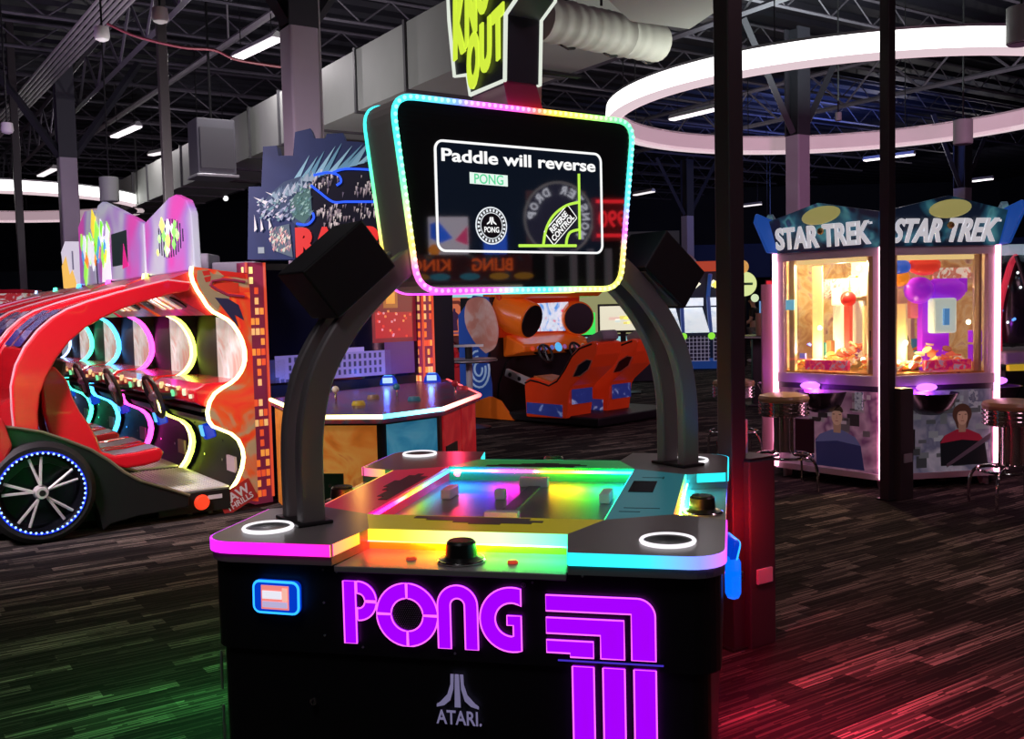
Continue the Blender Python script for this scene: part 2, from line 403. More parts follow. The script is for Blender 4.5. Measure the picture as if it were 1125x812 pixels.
t = thing('unit_heater', 'small grey box heater hanging beside the long air duct', 'heater', (p.x, p.y, p.z-.4), UA)
MB().box(-.3, .3, -.25, .25, 0, .85).build('housing', mat('heater_grey', (.12, .12, .14), .5), t, bev=.02)
MB().box(-.26, .26, -.28, -.25, .08, .7).build('grille', DUCTG, t)
MB().box(-.33, .33, -.28, .28, -.05, 0).build('drip_pan', STEEL, t, bev=.01)
MB().tube([(0, 0, .85), (0, 0, CEIL-p.z+.4)], .02, 6).build('hanger', SATIN, t)
# round flexible duct
a = aty(592, 20, 7.5); b = aty(722, 47, 8.5)
t = thing('round_duct', 'white round insulated duct sticking out right of the neon topper sign', 'duct', a)
v = b-a; mb = MB(); N = 40; prof = [(.165+.006*math.sin(i*1.7)+(.008 if i % 9 == 0 else 0), i/N) for i in range(N+1)]
pts = [v*z for r, z in prof]; mb.tube(pts, [r for r, z in prof], 20); mb.build('sleeve', mat('duct_wrap', (.55, .55, .5), .6, bump=.4, bscale=9), t, smooth=True)
mb = MB(); mb.cyl(v*1.0, v*1.005, .13, n=20); mb.build('dark_mouth', DUCTG, t)
for k in (.25, .6, .93): MB().tube([v*k+Vector((-.03+.13*math.cos(i*PI/8), .13*math.cos(i*PI/8), .182*math.sin(i*PI/8))) for i in range(16)], .012, 5, True).build('strap', SATIN, t)
MB().tube([v*.5+Vector((0, 0, .2)), v*.5+Vector((0, 0, CEIL-a.z))], .012, 5).build('hanger', SATIN, t)
# white acoustic raft above the sign
z = 3.75; q = [atz(x, y, z) for x, y in ((640, -30), (690, 18), (756, 27), (790, 4), (795, -60))]
t = thing('ceiling_raft', 'flat white panel hanging at the top of the picture beside the thick pole', 'panel', q[1])
MB().prism3([p-q[1] for p in q], (0, 0, .05)).build('panel', mat('raft_white', (.6, .62, .58), .7), t)
MB().prism3([(p-q[1])*.985+Vector((.02, .02, -.03)) for p in q], (0, 0, .03)).build('lower_lip', mat('raft_lip', (.4, .42, .4), .6), t)
for k in (0, 2, 3): MB().tube([q[k]-q[1]+Vector((0, .06, 0)), q[k]-q[1]+Vector((0, .06, CEIL-z))], .01, 5).build('hanger', SATIN, t)
# conduit bundle, upper left
CON = mat('conduit_grey', (.5, .47, .5), .4, .3)
for k in range(6):
    a = atz(-20+6*k, 150-2*k, 5.6); d = atz(118+7*k, -12+1*k, 5.6)-a; a = a-d*.3; 
    o = MB().tube([(0, 0, 0), d*1.42], .022, 6).build('conduit_pipe', CON, loc=a, smooth=True)
    tag(o, 'grey steel conduit in the parallel bundle crossing the ceiling at upper left', 'pipe', 'parallel conduits at upper left')
o = atz(100, 148, 5.9); d = atz(315, 4, 5.9)-o
tag(MB().tube([(0, 0, 0), d*1.15], .055, 6).tube([d*.2+Vector((0, 0, .0)), d*.2+Vector((0, 0, .7))], .015, 4).tube([d*.8, d*.8+Vector((0, 0, .7))], .015, 4).build('strut_channel', CON, loc=o), 'long grey strut channel running diagonally between the two left ceiling battens', 'pipe')
o = aty(120, 28, 12); pts = [aty(118, 26, 12), aty(150, 40, 12), aty(200, 52, 12), aty(235, 55, 12), aty(262, 66, 12), aty(320, 75, 12)]
tag(MB().tube([p-o for p in smooth_path(pts, 6)], .018, 6).build('ceiling_cable', mat('red_cable', (.25, .04, .06), .5), loc=o, smooth=True), 'reddish cable sagging across the ceiling past the nearest left batten', 'cable')
# sensors / cameras
for (px, py, d, lb) in ((112, 40, 11, 'white dome camera on the dark bracket of the lilac column'), (8, 143, 14, 'white disc detector under the roof at the far left edge'), (176, 20, 10.2, 'small white square sensor beside the slim black pole top')):
    p = aty(px, py, d); t = thing('dome_camera', lb, 'camera', p)
    MB().lathe([(.03, .1), (.075, .1), (.085, .0), (.07, -.035), (.03, -.055)], n=16).build('dome', WHITE, t, smooth=True)
    MB().tube([(0, 0, .1), (0, 0, max(.3, CEIL-p.z-.02))], .012, 5).build('stem', SATIN, t)
# ---------------------------------------------------------------- fluorescent battens
TUBE = glow('batten_tube', (1, .9, .95), 2.2); TUBEF = glow('batten_far', (1, .92, .95), 1.1)
def batten(a, b, z, label, m=TUBE, lampw=0):
    A, B = atz(*a, z), atz(*b, z); c = (A+B)/2; v = (B-A); L = v.length; yaw = math.atan2(v.y, v.x)
    t = thing('ceiling_batten', label, 'light', c, yaw)
    MB().prism([(-.1, .0), (-.03, .09), (.03, .09), (.1, .0)], 'x', -L/2, L/2).build('housing', WHITE, t)
    MB().box(-L/2+.02, L/2-.02, -.085, .085, -.035, -.002).build('diffuser', m, t, bev=.01)
    for s in (-1, 1): MB().tube([(s*L*.35, 0, .09), (s*L*.35, 0, CEIL-z)], .008, 4).build('hanger', SATIN, t)
    if lampw:
        l = lamp('POINT', c+Vector((0, 0, -.1)), lampw, (1, .92, .95), .03)
batten((258, 64), (306, 41), 5.5, 'white fluorescent batten nearest the conduit-clad column, largest on the left', lampw=60)
batten((125, 150), (152, 138), 5.5, 'white fluorescent batten over the tall pink marquees, left of the slim black pole', lampw=60)
batten((44, 193), (60, 185), 5.3, 'small far fluorescent batten just above the left ring light', TUBEF)
batten((737, 131), (788, 119), 5.5, 'white fluorescent batten seen inside the left end of the big ring light', lampw=50)
batten((949, 176), (1005, 169), 5.5, 'white fluorescent batten below the far rim of the ring light, left of the hanging can', lampw=60)
batten((1057, 200), (1091, 196), 5.5, 'pinkish fluorescent batten just above the right roof fin of the prize machine', lampw=60)
batten((812, 227), (836, 224), 5.2, 'small far fluorescent batten right of the thick black pole', TUBEF)
batten((697, 214), (718, 210), 5.2, 'small far fluorescent batten between the screen and the thick black pole', TUBEF)
batten((165, 170), (185, 166), 5.6, 'small far fluorescent batten above the left end of the long duct', TUBEF)
# ---------------------------------------------------------------- ring lights
def ring(c, R, label, s=1.0):
    t = thing('ring_light', label, 'light', c)
    n = 96; h = .3; w = .16
    def shell(r0, z0, r1, z1, n=n):
        vs = []; 
        for i in range(n):
            a = 2*PI*i/n; vs += [(r0*math.cos(a), r0*math.sin(a), z0), (r1*math.cos(a), r1*math.sin(a), z1)]
        return vs, [(2*i, 2*((i+1) % n), 2*((i+1) % n)+1, 2*i+1) for i in range(n)]
    def band(prof, mats, name):
        mb = MB()
        for i in range(len(prof)): 
            a, b = prof[i], prof[(i+1) % len(prof)]; mb.add(*shell(a[0], a[1], b[0], b[1]))
        return mb.build(name, mats, t, smooth=True)
    band([(R, .05), (R+.012, .15), (R, .27), (R-.03, .27), (R-.03, .05)], glow('ring_outer_diffuser', (1, 1, .97), 2.6*s), 'outer_diffuser')
    band([(R, .0), (R, .05), (R-w, .05), (R-w, .0)], glow('ring_lower_diffuser', (1, .78, .84), .75*s), 'lower_diffuser')
    band([(R-w, .0), (R-w+.02, .0), (R-w+.02, h), (R-w, h)], mat('ring_inner_wall', (.85, .72, .76), .5, emit=(1, .70, .78), es=.32*s), 'inner_wall')
    band([(R, .27), (R, h), (R-w, h), (R-w, .27)], STEEL, 'top_channel')
    for k in range(8):
        a = 2*PI*k/8+.2; MB().tube([((R-.08)*math.cos(a), (R-.08)*math.sin(a), h), ((R-.08)*math.cos(a), (R-.08)*math.sin(a), CEIL-c[2])], .008, 4).build('hanger', SATIN, t)
    return t
ring((4.95, 14.1, 4.2), 3.5, 'huge glowing white ring lamp hanging over the prize machine on the right')
ring((-12.3, 23.2, 4.2), 3.5, 'glowing white ring lamp far off at the left, cut by the picture edge', .9)
# hanging cans
for (px, py, d, lb) in ((1058, 145, 15, 'grey cylindrical can speaker hanging under the right part of the big ring'), (1122, 28, 10, 'pale cylindrical can hanging at the upper right picture edge'), (120, 208, 15, 'grey cylindrical can speaker hanging in front of the left ring light'), (921, 128, 15.5, 'tiny pale can spotlight hanging inside the big ring')):
    p = aty(px, py, d); k = .14 if 'tiny' not in lb else .05; t = thing('hanging_speaker', lb, 'speaker', p)
    MB().cyl((0, 0, -k*1.3), (0, 0, k*1.3), k, n=20).build('can', mat('can_grey', (.35, .38, .36), .5), t, bev=.01, smooth=True)
    MB().cyl((0, 0, -k*1.36), (0, 0, -k*1.3), k*.85, n=20).build('grille', DUCTG, t)
    MB().tube([(0, 0, k*1.3), (0, 0, CEIL-p.z)], .012, 5).build('stem', SATIN, t)
# ================================================================ THE TABLE GAME
PF = Frame(0, 3.62, rad(-12.8))
P = thing('table_game', 'large black table game in front with purple lit letters and overhead screen on arched arms', 'arcade game', PF.o, PF.yaw)
HX, FY, BY = .775, -.905, .915
# cabinet
mb = MB(); mb.prism(rrect(-HX+.012, HX-.012, -.88, .885, .07, 5), 'z', .585, .855); mb.prism(rrect(-HX+.03, HX-.04, -.868, .86, .05, 5), 'z', .05, .585)
mb.prism(rrect(-.68, .68, -.8, .8, .05, 3), 'z', 0, .05); body = mb.build('cabinet', BLACK, P)
# table top: four dark corners, four coloured sides
TOPG = mat('top_charcoal', (.20, .185, .18), .32, var=.08)
TOPC = [mat('top_crimson', (.60, .012, .06), .32, emit=(.75, .01, .06), es=.30), mat('top_olive', (.50, .42, .02), .32, emit=(.55, .46, .02), es=.30), mat('top_teal', (.05, .24, .28), .32, emit=(.03, .30, .36), es=.25), mat('top_green', (.03, .42, .10), .32, emit=(.03, .5, .12), es=.28)]
ix, iy = .40, .485; z0, z1 = .857, .92
cFL = [(-ix, -iy), (-.61, -.38), (-HX, -.44)] + arc(-HX+.1, FY+.1, .1, 180, 270, 6) + [(-.35, FY), (-.315, -.69)]
cFR = [(ix, -iy), (.315, -.69), (.35, FY)] + arc(HX-.1, FY+.1, .1, -90, 0, 6) + [(HX, -.44), (.61, -.38)]
cBR = [(ix, iy), (.61, .37), (HX, .43)] + arc(HX-.1, BY-.1, .1, 0, 90, 6) + [(.35, BY), (.315, .69)]
cBL = [(-ix, iy), (-.315, .69), (-.35, BY)] + arc(-HX+.1, BY-.1, .1, 90, 180, 6) + [(-HX, .43), (-.61, .37)]
for q in (cFL, cFR, cBR, cBL): MB().prism(q, 'z', z0, z1).build('corner_deck', TOPG, P)
sides = [([(-ix, -iy), (-ix, iy), (-.61, .37), (-.61, -.38)], TOPC[0]), ([(-ix, -iy), (ix, -iy), (.315, -.69), (-.315, -.69)], TOPC[1]),
         ([(ix, -iy), (.61, -.38), (.61, .37), (ix, iy)], TOPC[2]), ([(ix, iy), (.315, .69), (-.315, .69), (-ix, iy)], TOPC[3])]
for q, m in sides: MB().prism(q, 'z', z0, z1).build('side_deck', m, P)
# pixel-step graphics printed on the decks
INKB = mat('black_ink', (.01, .01, .012), .4); INKG = mat('grey_ink', (.12, .11, .10), .4)
def steps(fn, name, m): 
    mb = MB()
    for a0, a1, b0, b1 in ((-.30, .18, .0, .035), (-.24, .24, .035, .06), (-.12, .20, .06, .085), (-.05, .08, .085, .105)):
        c = [fn(a0, b0), fn(a1, b1)]; x = sorted(q[0] for q in c); y = sorted(q[1] for q in c); mb.box(x[0], x[1], y[0], y[1], z1, z1+.0015)
    mb.build(name, m, P)
steps(lambda a, b: (-.415-b, a+.05), 'pixel_graphic', INKB); steps(lambda a, b: (a*.8+.02, -.5-b*.9), 'pixel_graphic', INKG); steps(lambda a, b: (a*.8, .5+b*.9), 'pixel_graphic', INKB)
MB().box(.425, .515, -.02, .20, z1, z1+.002).build('score_window', GLOSSB, P)
mb = MB(); mb.box(.45, .53, .28, .285, z1, z1+.0012); mb.box(.53, .535, .26, .305, z1, z1+.0012); mb.box(.44, .56, -.3, -.295, z1, z1+.0012); mb.box(.43, .5, -.36, -.355, z1, z1+.0012); mb.build('deck_marking', INKB, P)
# control ledges in the notches
LEDGE = mat('ledge_metal', (.30, .30, .30), .34, .2)
for q in ([(-.345, -.903), (.345, -.903), (.318, -.68), (-.318, -.68)], [(.60, -.385), (.773, -.44), (.773, .43), (.60, .375)],
          [(-.345, .912), (.345, .912), (.318, .68), (-.318, .68)], [(-.60, -.385), (-.773, -.44), (-.773, .43), (-.60, .375)]):
    MB().prism(q, 'z', .838, .8565).build('control_ledge', LEDGE, P, bev=.003)
# LED edge around the table top; every segment has its own colour
def edge_led(pts, cols, name, zc=(.884, .919), out=.005):
    mb = MB(); n = len(pts); mid = []
    for i, (a, c) in enumerate(zip(pts, cols)):
        mid.append(c)
    vs = [(x, y, zc[0]) for x, y in pts] + [(x, y, zc[1]) for x, y in pts]
    ctr = [(x*(1+out/.8), y*(1+out/.8)) for x, y in pts]
    vs = [(x, y, z) for z in zc for x, y in ctr] + [(x*.985, y*.985, z) for z in zc for x, y in ctr]
    fs = []
    for i in range(n-1):
        fs += [(i, i+1, n+i+1, n+i), (2*n+i, 3*n+i, 3*n+i+1, 2*n+i+1), (n+i, n+i+1, 3*n+i+1, 3*n+i), (i, 2*n+i, 2*n+i+1, i+1)]
    mb.add(vs, fs, 0, mid*4); return mb.build(name, LEDM, P)
def grade(path, stops, sub=6):
    """resample the path and give each sample a colour by its length"""
    L = [0]
    for a, b in zip(path, path[1:]): L.append(L[-1]+math.dist(a, b))
    pts = []; cols = []
    for i in range(len(path)-1):
        for j in range(sub):
            t = j/sub; pts.append(tuple(x+(y-x)*t for x, y in zip(path[i], path[i+1]))); cols.append(hue(stops, (L[i]+(L[i+1]-L[i])*t)/L[-1]))
    pts.append(path[-1]); cols.append(hue(stops, 1)); return pts, cols
MAG = (.9, .01, .75)
p_, c_ = grade(arc(-HX+.1, FY+.1, .1, 180, 270, 6)+[(-.35, FY)], [(0, (.6, .02, .9)), (.5, MAG), (1, (1, .02, .5))]); edge_led(p_, c_, 'led_trim')
def notch_led(path, stops):
    p_, c_ = grade(path, stops); edge_led(p_, c_, 'led_trim')
notch_led([(-.35, FY), (-.318, -.693), (.318, -.693), (.35, FY)], [(0, (1, .25, .15)), (.15, (1, .55, .02)), (.33, (1, .85, .06)), (.5, (.95, 1, .35)), (.62, (.5, 1, .45)), (.8, (.1, .95, .5)), (1, (.02, .85, .85))])
p_, c_ = grade([(.35, FY)]+arc(HX-.1, FY+.1, .1, -90, 0, 6)+[(HX, -.44)], [(0, (.02, .8, .85)), (.25, (.03, .6, .95)), (.42, (.2, .25, 1)), (.6, (.8, .05, .9)), (1, (.6, .03, .8))]); edge_led(p_, c_, 'led_trim')
notch_led([(HX, -.44), (.613, -.383), (.613, .373), (HX, .43)], [(0, (1, .1, .3)), (.18, (1, .3, .02)), (.4, (1, .8, .1)), (.7, (.2, 1, .2)), (.85, (.02, .8, .8)), (1, (.02, .75, .85))])
p_, c_ = grade([(HX, .43)]+arc(HX-.1, BY-.1, .1, 0, 90, 6)+[(.35, BY)], [(0, (.02, .75, .85)), (.6, (.02, .6, .9)), (1, (.1, .9, .4))]); edge_led(p_, c_, 'led_trim')
notch_led([(.35, BY), (.318, .693), (-.318, .693), (-.35, BY)], [(0, (.05, 1, .2)), (.5, (.05, .9, .6)), (1, (.02, .8, .9))])
p_, c_ = grade([(-.35, BY)]+arc(-HX+.1, BY-.1, .1, 90, 180, 6)+[(-HX, .43)], [(0, (.02, .8, .9)), (.6, (.2, .1, 1)), (1, (1, .05, .5))]); edge_led(p_, c_, 'led_trim')
notch_led([(-HX, .43), (-.613, .373), (-.613, -.383), (-HX, -.44)], [(0, (1, .1, .3)), (.12, (1, .5, .05)), (.3, (1, .7, .1)), (.75, (1, .2, .05)), (1, MAG)])
p_, c_ = grade([(-HX, -.44), (-HX, FY+.1)], [(0, MAG), (1, (.6, .02, .9))]); edge_led(p_, c_, 'led_trim')
# bright diodes under the notch edges, washing the ledges
def under_led(a, b, stops, nrm):
    p_, c_ = grade([a, b], stops, 20); mb = MB(); n = len(p_)
    vs = [(x, y, .8835) for x, y in p_] + [(x+nrm[0]*.012, y+nrm[1]*.012, .8835) for x, y in p_] + [(x, y, .8815) for x, y in p_] + [(x+nrm[0]*.012, y+nrm[1]*.012, .8815) for x, y in p_]; fs = []
    for i in range(n-1): fs += [(i, i+1, n+i+1, n+i), (2*n+i, 3*n+i, 3*n+i+1, 2*n+i+1)]
    mb.add(vs, fs, 0, c_*4); mb.build('under_led', LEDH, P)
RF_ = [(0, (1, .01, .01)), (.22, (1, .03, .005)), (.36, (1, .25, .005)), (.5, (.7, .6, .01)), (.6, (.1, .85, .03)), (1, (.005, .75, .16))]
under_led((-.318, -.691), (.318, -.691), RF_, (0, -1)); under_led((.611, -.37), (.611, .37), [(0, (1, .1, .02)), (.3, (.9, .6, .02)), (.5, (.1, .9, .2)), (.75, (.02, .8, .6)), (1, (.02, .7, .9))], (1, 0))
under_led((-.318, .691), (.318, .691), RF_[::1], (0, 1)); under_led((-.611, -.37), (-.611, .37), RF_, (-1, 0))
# play field
PLAY = mat('play_surface', (.30, .30, .32), .30, .75)
pf = MB().box(-ix, ix, -iy, iy, .8565, .861).build('play_field', PLAY, P)
RAIN_B = [(0, (.02, .25, 1)), (.2, (.03, .06, 1)), (.30, (.7, .01, .9)), (.4, (1, .01, .35)), (.49, (1, .01, .02)), (.56, (1, .45, .005)), (.66, (.8, .8, .01)), (.76, (.05, .9, .05)), (.9, (.01, .8, .45)), (1, (.01, .5, .8))]
RAIN_L = [(0, (.9, .01, .9)), (.25, (1, .02, .35)), (.42, (1, .35, .01)), (.58, (.15, .9, .03)), (.75, (.05, .5, .7)), (1, (.02, .2, 1))]
RAIN_R = [(0, (.02, .8, .1)), (.5, (.02, .6, .5)), (1, (.01, .5, .9))]
RAIN_F = RAIN_B; _unused = [(0, (.3, .01, 1)), (.3, (.05, .05, 1)), (.45, (1, .01, .3)), (.6, (1, .4, .01)), (.8, (.2, .8, .02)), (1, (.01, .7, .4))]
def inner_led(a, b, stops, nrm, k=1.0):
    p_, c_ = grade([a, b], stops, 24); c_ = [tuple(x*k for x in c) for c in c_]; mb = MB()
    for zc, h in ((.9035, .0045),):
        vs = [(x, y, z) for z in (zc-h, zc+h) for x, y in p_] + [(x+nrm[0]*.008, y+nrm[1]*.008, z) for z in (zc-h, zc+h) for x, y in p_]; n = len(p_); fs = []
        for i in range(n-1): fs += [(i, i+1, n+i+1, n+i), (2*n+i, 3*n+i, 3*n+i+1, 2*n+i+1), (n+i, n+i+1, 3*n+i+1, 3*n+i), (i, 2*n+i, 2*n+i+1, i+1)]
        mb.add(vs, fs, 0, c_*4)
    mb.build('field_led', attr_glow('field_led', 24), pf)
inner_led((-ix, iy-.001), (ix, iy-.001), RAIN_B, (0, -1), 1.7); inner_led((-ix+.001, -iy), (-ix+.001, iy), RAIN_L, (1, 0), .3)
inner_led((ix-.001, -iy), (ix-.001, iy), RAIN_R, (-1, 0), .25); inner_led((-ix, -iy+.001), (ix, -iy+.001), RAIN_F, (0, 1), .6)
MB().box(-.02, .03, -iy+.01, iy-.01, .861, .868).build('net_bar', mat('net_grey', (.10, .09, .11), .5), pf)
BLK = mat('paddle_white', (.7, .7, .7), .4)
for x, y, sx, sy in ((-.29, .12, .04, .12), (.33, .10, .04, .12), (.02, -.30, .12, .04), (.0, .36, .12, .04)):
    MB().box(x-sx/2, x+sx/2, y-sy/2, y+sy/2, .862, .9).build('paddle_block', BLK, pf, bev=.004)
MB().box(-.10, -.06, .08, .12, .862, .9).build('ball_block', BLK, pf, bev=.004)
o = MB().box(-ix-.004, ix+.004, -iy-.004, iy+.004, .9195, .9215).build('glass_cover', glass('field_glass', (1, 1, 1), .03), P)
# knobs and buttons on the ledges
KN = mat('knob_black', (.012, .012, .012), .3)
def knob(x, y):
    k = MB().lathe([(.068, .857), (.068, .866), (.052, .870), (.047, .874), (.044, .912), (.038, .918), (.001, .918)], (x, y, 0), 28).build('control_knob', KN, P, smooth=True)
    MB().lathe([(.036, .9181), (.036, .9195), (.001, .9195)], (x, y, 0), 20).build('knob_cap', mat('knob_cap', (.05, .12, .05), .15), k, smooth=True)
    MB().lathe([(.070, .857), (.073, .859), (.073, .862), (.069, .866)], (x, y, 0), 28).build('knob_ring', CHROME, k, smooth=True)
def button(x, y):
    MB().lathe([(.016, .857), (.017, .860), (.012, .865), (.001, .866)], (x, y, 0), 16).build('start_button', mat('button_red', (.35, .02, .01), .3, emit=(1, .08, .03), es=.5), P, smooth=True)
for (x, y, dx, dy) in ((.015, -.80, 1, 0), (.69, -.05, 0, 1), (0, .81, 1, 0), (-.69, 0, 0, 1)):
    knob(x, y)
    for s in (-1, 1): button(x+dx*s*.155, y+dy*s*.155)
# cup holders, lit rings
for x, y in ((-.635, -.735), (.615, -.755), (.615, .70), (-.635, .80)):
    c = MB().lathe([(.076, .92), (.076, .925), (.066, .927), (.058, .924), (.001, .9212)], (x, y, 0), 32).build('cup_holder', mat('cup_black', (.008, .008, .01), .3), P, smooth=True)
    MB().tube([(x+.075*math.cos(a*PI/18), y+.075*math.sin(a*PI/18), .9255) for a in range(36)], .0065, 6, True).build('lit_ring', glow('cup_ring_light', (1, .95, 1), 1.1), c, smooth=True)
# ---- front face: letters, stripes, logo
FACE = -.881
PUR = mat('purple_letter', (.05, .0, .08), .4, emit=(.38, .0, 1), es=1.0)
PURE = glow('purple_edge', (.95, .12, 1), 1.5)
def fz(px, py): q = PF.on(px, py, 'y', FACE); return (q.x, q.z)
def plate(poly, name='lit_panel', edge=True, parent=P):
    o = MB().prism(poly, 'y', FACE, FACE-.010).build(name, PUR, parent)
    if edge: MB().tube([(x, FACE-.0105, z) for x, z in poly], .0022, 4, True).build('lit_edge', PURE, o)
    return o
def ring_poly(cx, cz, r0, r1, a0, a1, n=14): return arc(cx, cz, r1, a0, a1, n)+arc(cx, cz, r0, a1, a0, n)
x0, zt = fz(378, 637); _, zb = fz(380, 705); x3, _ = fz(575, 680)
Wd = x3-x0; Ht = zt-zb; sx = Wd/197.0; 
X = lambda px: x0+(px-378)*sx
zc = (zt+zb)/2-.0; S = Ht
plate([(X(378), zb), (X(392), zb), (X(392), zt), (X(378), zt)], 'letter_panel')
r1 = S*.305; cxp = X(415.4)-r1; czp = zt-r1
plate([(X(393.5), zt)]+arc(cxp, czp, r1, 90, 0, 10)+arc(cxp, czp, r1-.036, 0, 90, 8)+[(X(393.5), zt-.036)], 'letter_panel')
plate([(X(393.5), zt-2*r1)]+arc(cxp, czp-.003, r1, -90, -2, 10)+arc(cxp, czp-.003, r1-.036, -2, -90, 8)+[(X(393.5), zt-2*r1+.036)], 'letter_panel')
cxo = X(449.5); ro = S*.50
for k in range(4): plate(ring_poly(cxo, zc, ro*.52, ro, k*90+1.2, k*90+88.8, 10), 'letter_panel')
# speaker in the O
o = MB().cyl((cxo, FACE, zc), (cxo, FACE-.004, zc), ro*.5, n=32).build('speaker', mat('speaker_black', (.01, .01, .012), .5), P)
mb = MB()
for i in range(-7, 8):
    for j in range(-7, 8):
        x, z = i*.0064+(j % 2)*.0032, j*.0058
        if x*x+z*z < (ro*.46)**2: mb.cyl((cxo+x, FACE-.004, zc+z), (cxo+x, FACE-.0055, zc+z), .0014, n=5)
mb.build('speaker_grille', STEEL, o)
# N
xn0, xn1 = X(483.5), X(527); rn = (xn1-xn0)/2; cn = (xn0+xn1)/2; tn = X(14)-X(0)
plate([(xn0, zb)]+arc(cn, zt-rn, rn, 180, 0, 18)+[(xn1, zb), (xn1-tn, zb)]+arc(cn, zt-rn, rn-tn, 0, 180, 14)+[(xn0+tn, zb)], 'letter_panel')
# G
cg = X(563.5); rg = S*.5
ri = rg*.52; gx = X(573.5)
aT = math.degrees(math.acos((gx-cg)/rg)); aI = math.degrees(math.acos((gx-cg)/ri))
plate(arc(cg, zc, rg, aT, 360-aT, 26)+[(gx, zc+.012), (cg-.014, zc+.012), (cg-.014, zc-.016), (cg+.004, zc-.016), (cg+.004, zc-ri*.97)]+arc(cg, zc, ri, 268, aI, 18), 'letter_panel')
text('®', 'trademark', STEEL, P, basis((X(576), FACE-.001, zt+.006), (1, 0, 0), (0, 0, 1)), .014, .014, .01, .001)
# stripes
a0 = fz(600, 650); a1 = fz(720, 660); a2 = fz(720, 734); xr = a1[0]; xl = a0[0]; zt2 = (a0[1]+a1[1])/2; zs = .607
t = .045; g = .026; w3 = .066
r = .05
plate([(xl, zt2), (xr-r, zt2)]+arc(xr-r, zt2-r, r, 90, 0, 8)+[(xr, zs+.012), (xr-w3, zs+.012), (xr-w3, zt2-t), (xl, zt2-t)], 'stripe_panel')
z_ = zt2-t-.019; xb = xr-w3-.020
plate([(xl, z_), (xb, z_), (xb, zs+.012), (xb-w3, zs+.012), (xb-w3, z_-t), (xl, z_-t)], 'stripe_panel')
z_ -= t+.019; xc = xb-w3-.020
plate([(xl, z_), (xc, z_), (xc, zs+.012), (xc-w3, zs+.012), (xc-w3, z_-t*.8), (xl, z_-t*.8)], 'stripe_panel')
for xa in (xr, xb, xc):
    plate([(xa, zs-.014), (xa, .06), (xa-w3*.92, .06), (xa-w3*.92, zs-.014)], 'stripe_panel')
MB().box(xl+.03, xr+.02, FACE-.003, FACE, zs-.004, zs).build('door_seam', mat('blue_seam', (.02, .02, .08), .4, emit=(.1, .05, .9), es=.6), P)
# ATARI logo
LOGO = mat('logo_lilac', (.55, .5, .75), .5, emit=(.35, .32, .6), es=.35)
lx, lz0 = fz(503, 777); _, lz1 = fz(503, 741); yb = FACE+.0118-.013
hh = lz1-lz0
mb = MB(); ya, yc = FACE, FACE-.002
mb.prism([(lx-.009, lz0), (lx+.009, lz0), (lx+.006, lz1), (lx-.006, lz1)], 'y', ya, yc)
for s in (-1, 1):
    ou = [(lx+s*(.018+.001), lz1), (lx+s*.020, lz1-hh*.3), (lx+s*.030, lz1-hh*.62), (lx+s*.052, lz1-hh*.86), (lx+s*.063, lz0+hh*.06)]
    inn = [(lx+s*.063, lz0-hh*.04+.0), (lx+s*.063, lz0-hh*.02), (lx+s*.04, lz0+.004), (lx+s*.022, lz0+hh*.2), (lx+s*.012, lz0+hh*.55), (lx+s*.0095, lz1)]
    mb.prism(ou+inn[1:], 'y', ya, yc)
mb.build('logo_emblem', LOGO, P)
q0 = fz(480, 797); q1 = fz(529, 780)
text('ATARI.', 'logo_lettering', LOGO, P, basis(((q0[0]+q1[0])/2, FACE-.001, (q0[1]+q1[1])/2), (1, 0, 0), (0, 0, 1)), q1[0]-q0[0], .042, .012, .002)
# card readers
BLUE = mat('reader_blue', (.005, .02, .12), .3, emit=(.0, .06, .8), es=.7)
def reader(M_, name='card_reader', parent=P, s=1.0):
    m_ = MB().prism(rrect(-.075*s, .075*s, -.05*s, .05*s, .02*s, 4), 'z', 0, .022*s).build(name, BLUE, parent, bev=.006*s); m_.matrix_local = M_
    MB().tube([(x, y, .020*s) for x, y in rrect(-.072*s, .072*s, -.047*s, .047*s, .02*s, 5)], .004*s, 5, True).build('glow_edge', glow('reader_edge', (.02, .3, 1), 2.2), m_)
    mb = MB(); mb.box(-.046*s, .042*s, -.036*s, .036*s, .022*s, .0245*s, 0, (.9, .25, .22)); mb.box(-.042*s, .02*s, -.004*s, .02*s, .0245*s, .026*s, 0, (.85, .85, .95)); mb.box(.022*s, .038*s, -.01*s, .03*s, .0245*s, .026*s, 0, (.95, .5, .4)); mb.box(-.042*s, .038*s, -.03*s, -.012*s, .0245*s, .026*s, 0, (.5, .45, .7)); mb.build('reader_screen', attr_paint('reader_screen', .2, .9), m_)
    return m_
q = fz(307, 654); reader(basis((q[0], FACE-.002, q[1]), (1, 0, -.02), (0, 0, 1)))
reader(basis((HX-.006, -.35, .80), (-.3, 1, 0), (.25, .05, 1)))
MB().obox((HX+.02, -.40, .725), (.05, .085, .13), Euler((rad(28), 0, 0)).to_matrix(), 0).build('side_reader', glow('side_reader_blue', (.0, .12, 1), 1.4), P, bev=.02)
# small fixings
q = fz(345, 770); l = MB().cyl((q[0], FACE, q[1]), (q[0], FACE-.008, q[1]), .011, n=16).build('door_lock', CHROME, P, smooth=True)
MB().box(q[0]-.002, q[0]+.002, FACE-.010, FACE-.008, q[1]-.006, q[1]+.006).build('keyhole', BLACK, l)
for (px, py) in ((355, 626), (370, 628), (476, 631), (356, 662), (357, 698), (399, 711), (585, 640), (640, 633), (500, 718)):
    q = fz(px, py); MB().cyl((q[0], FACE, q[1]), (q[0], FACE-.003, q[1]), .0035, n=8).build('screw', STEEL, P)
for z_ in ((.45, .57), (.28, .40)): MB().box(-.742, -.737, -.872, -.866, *z_).build('hinge', STEEL, P)
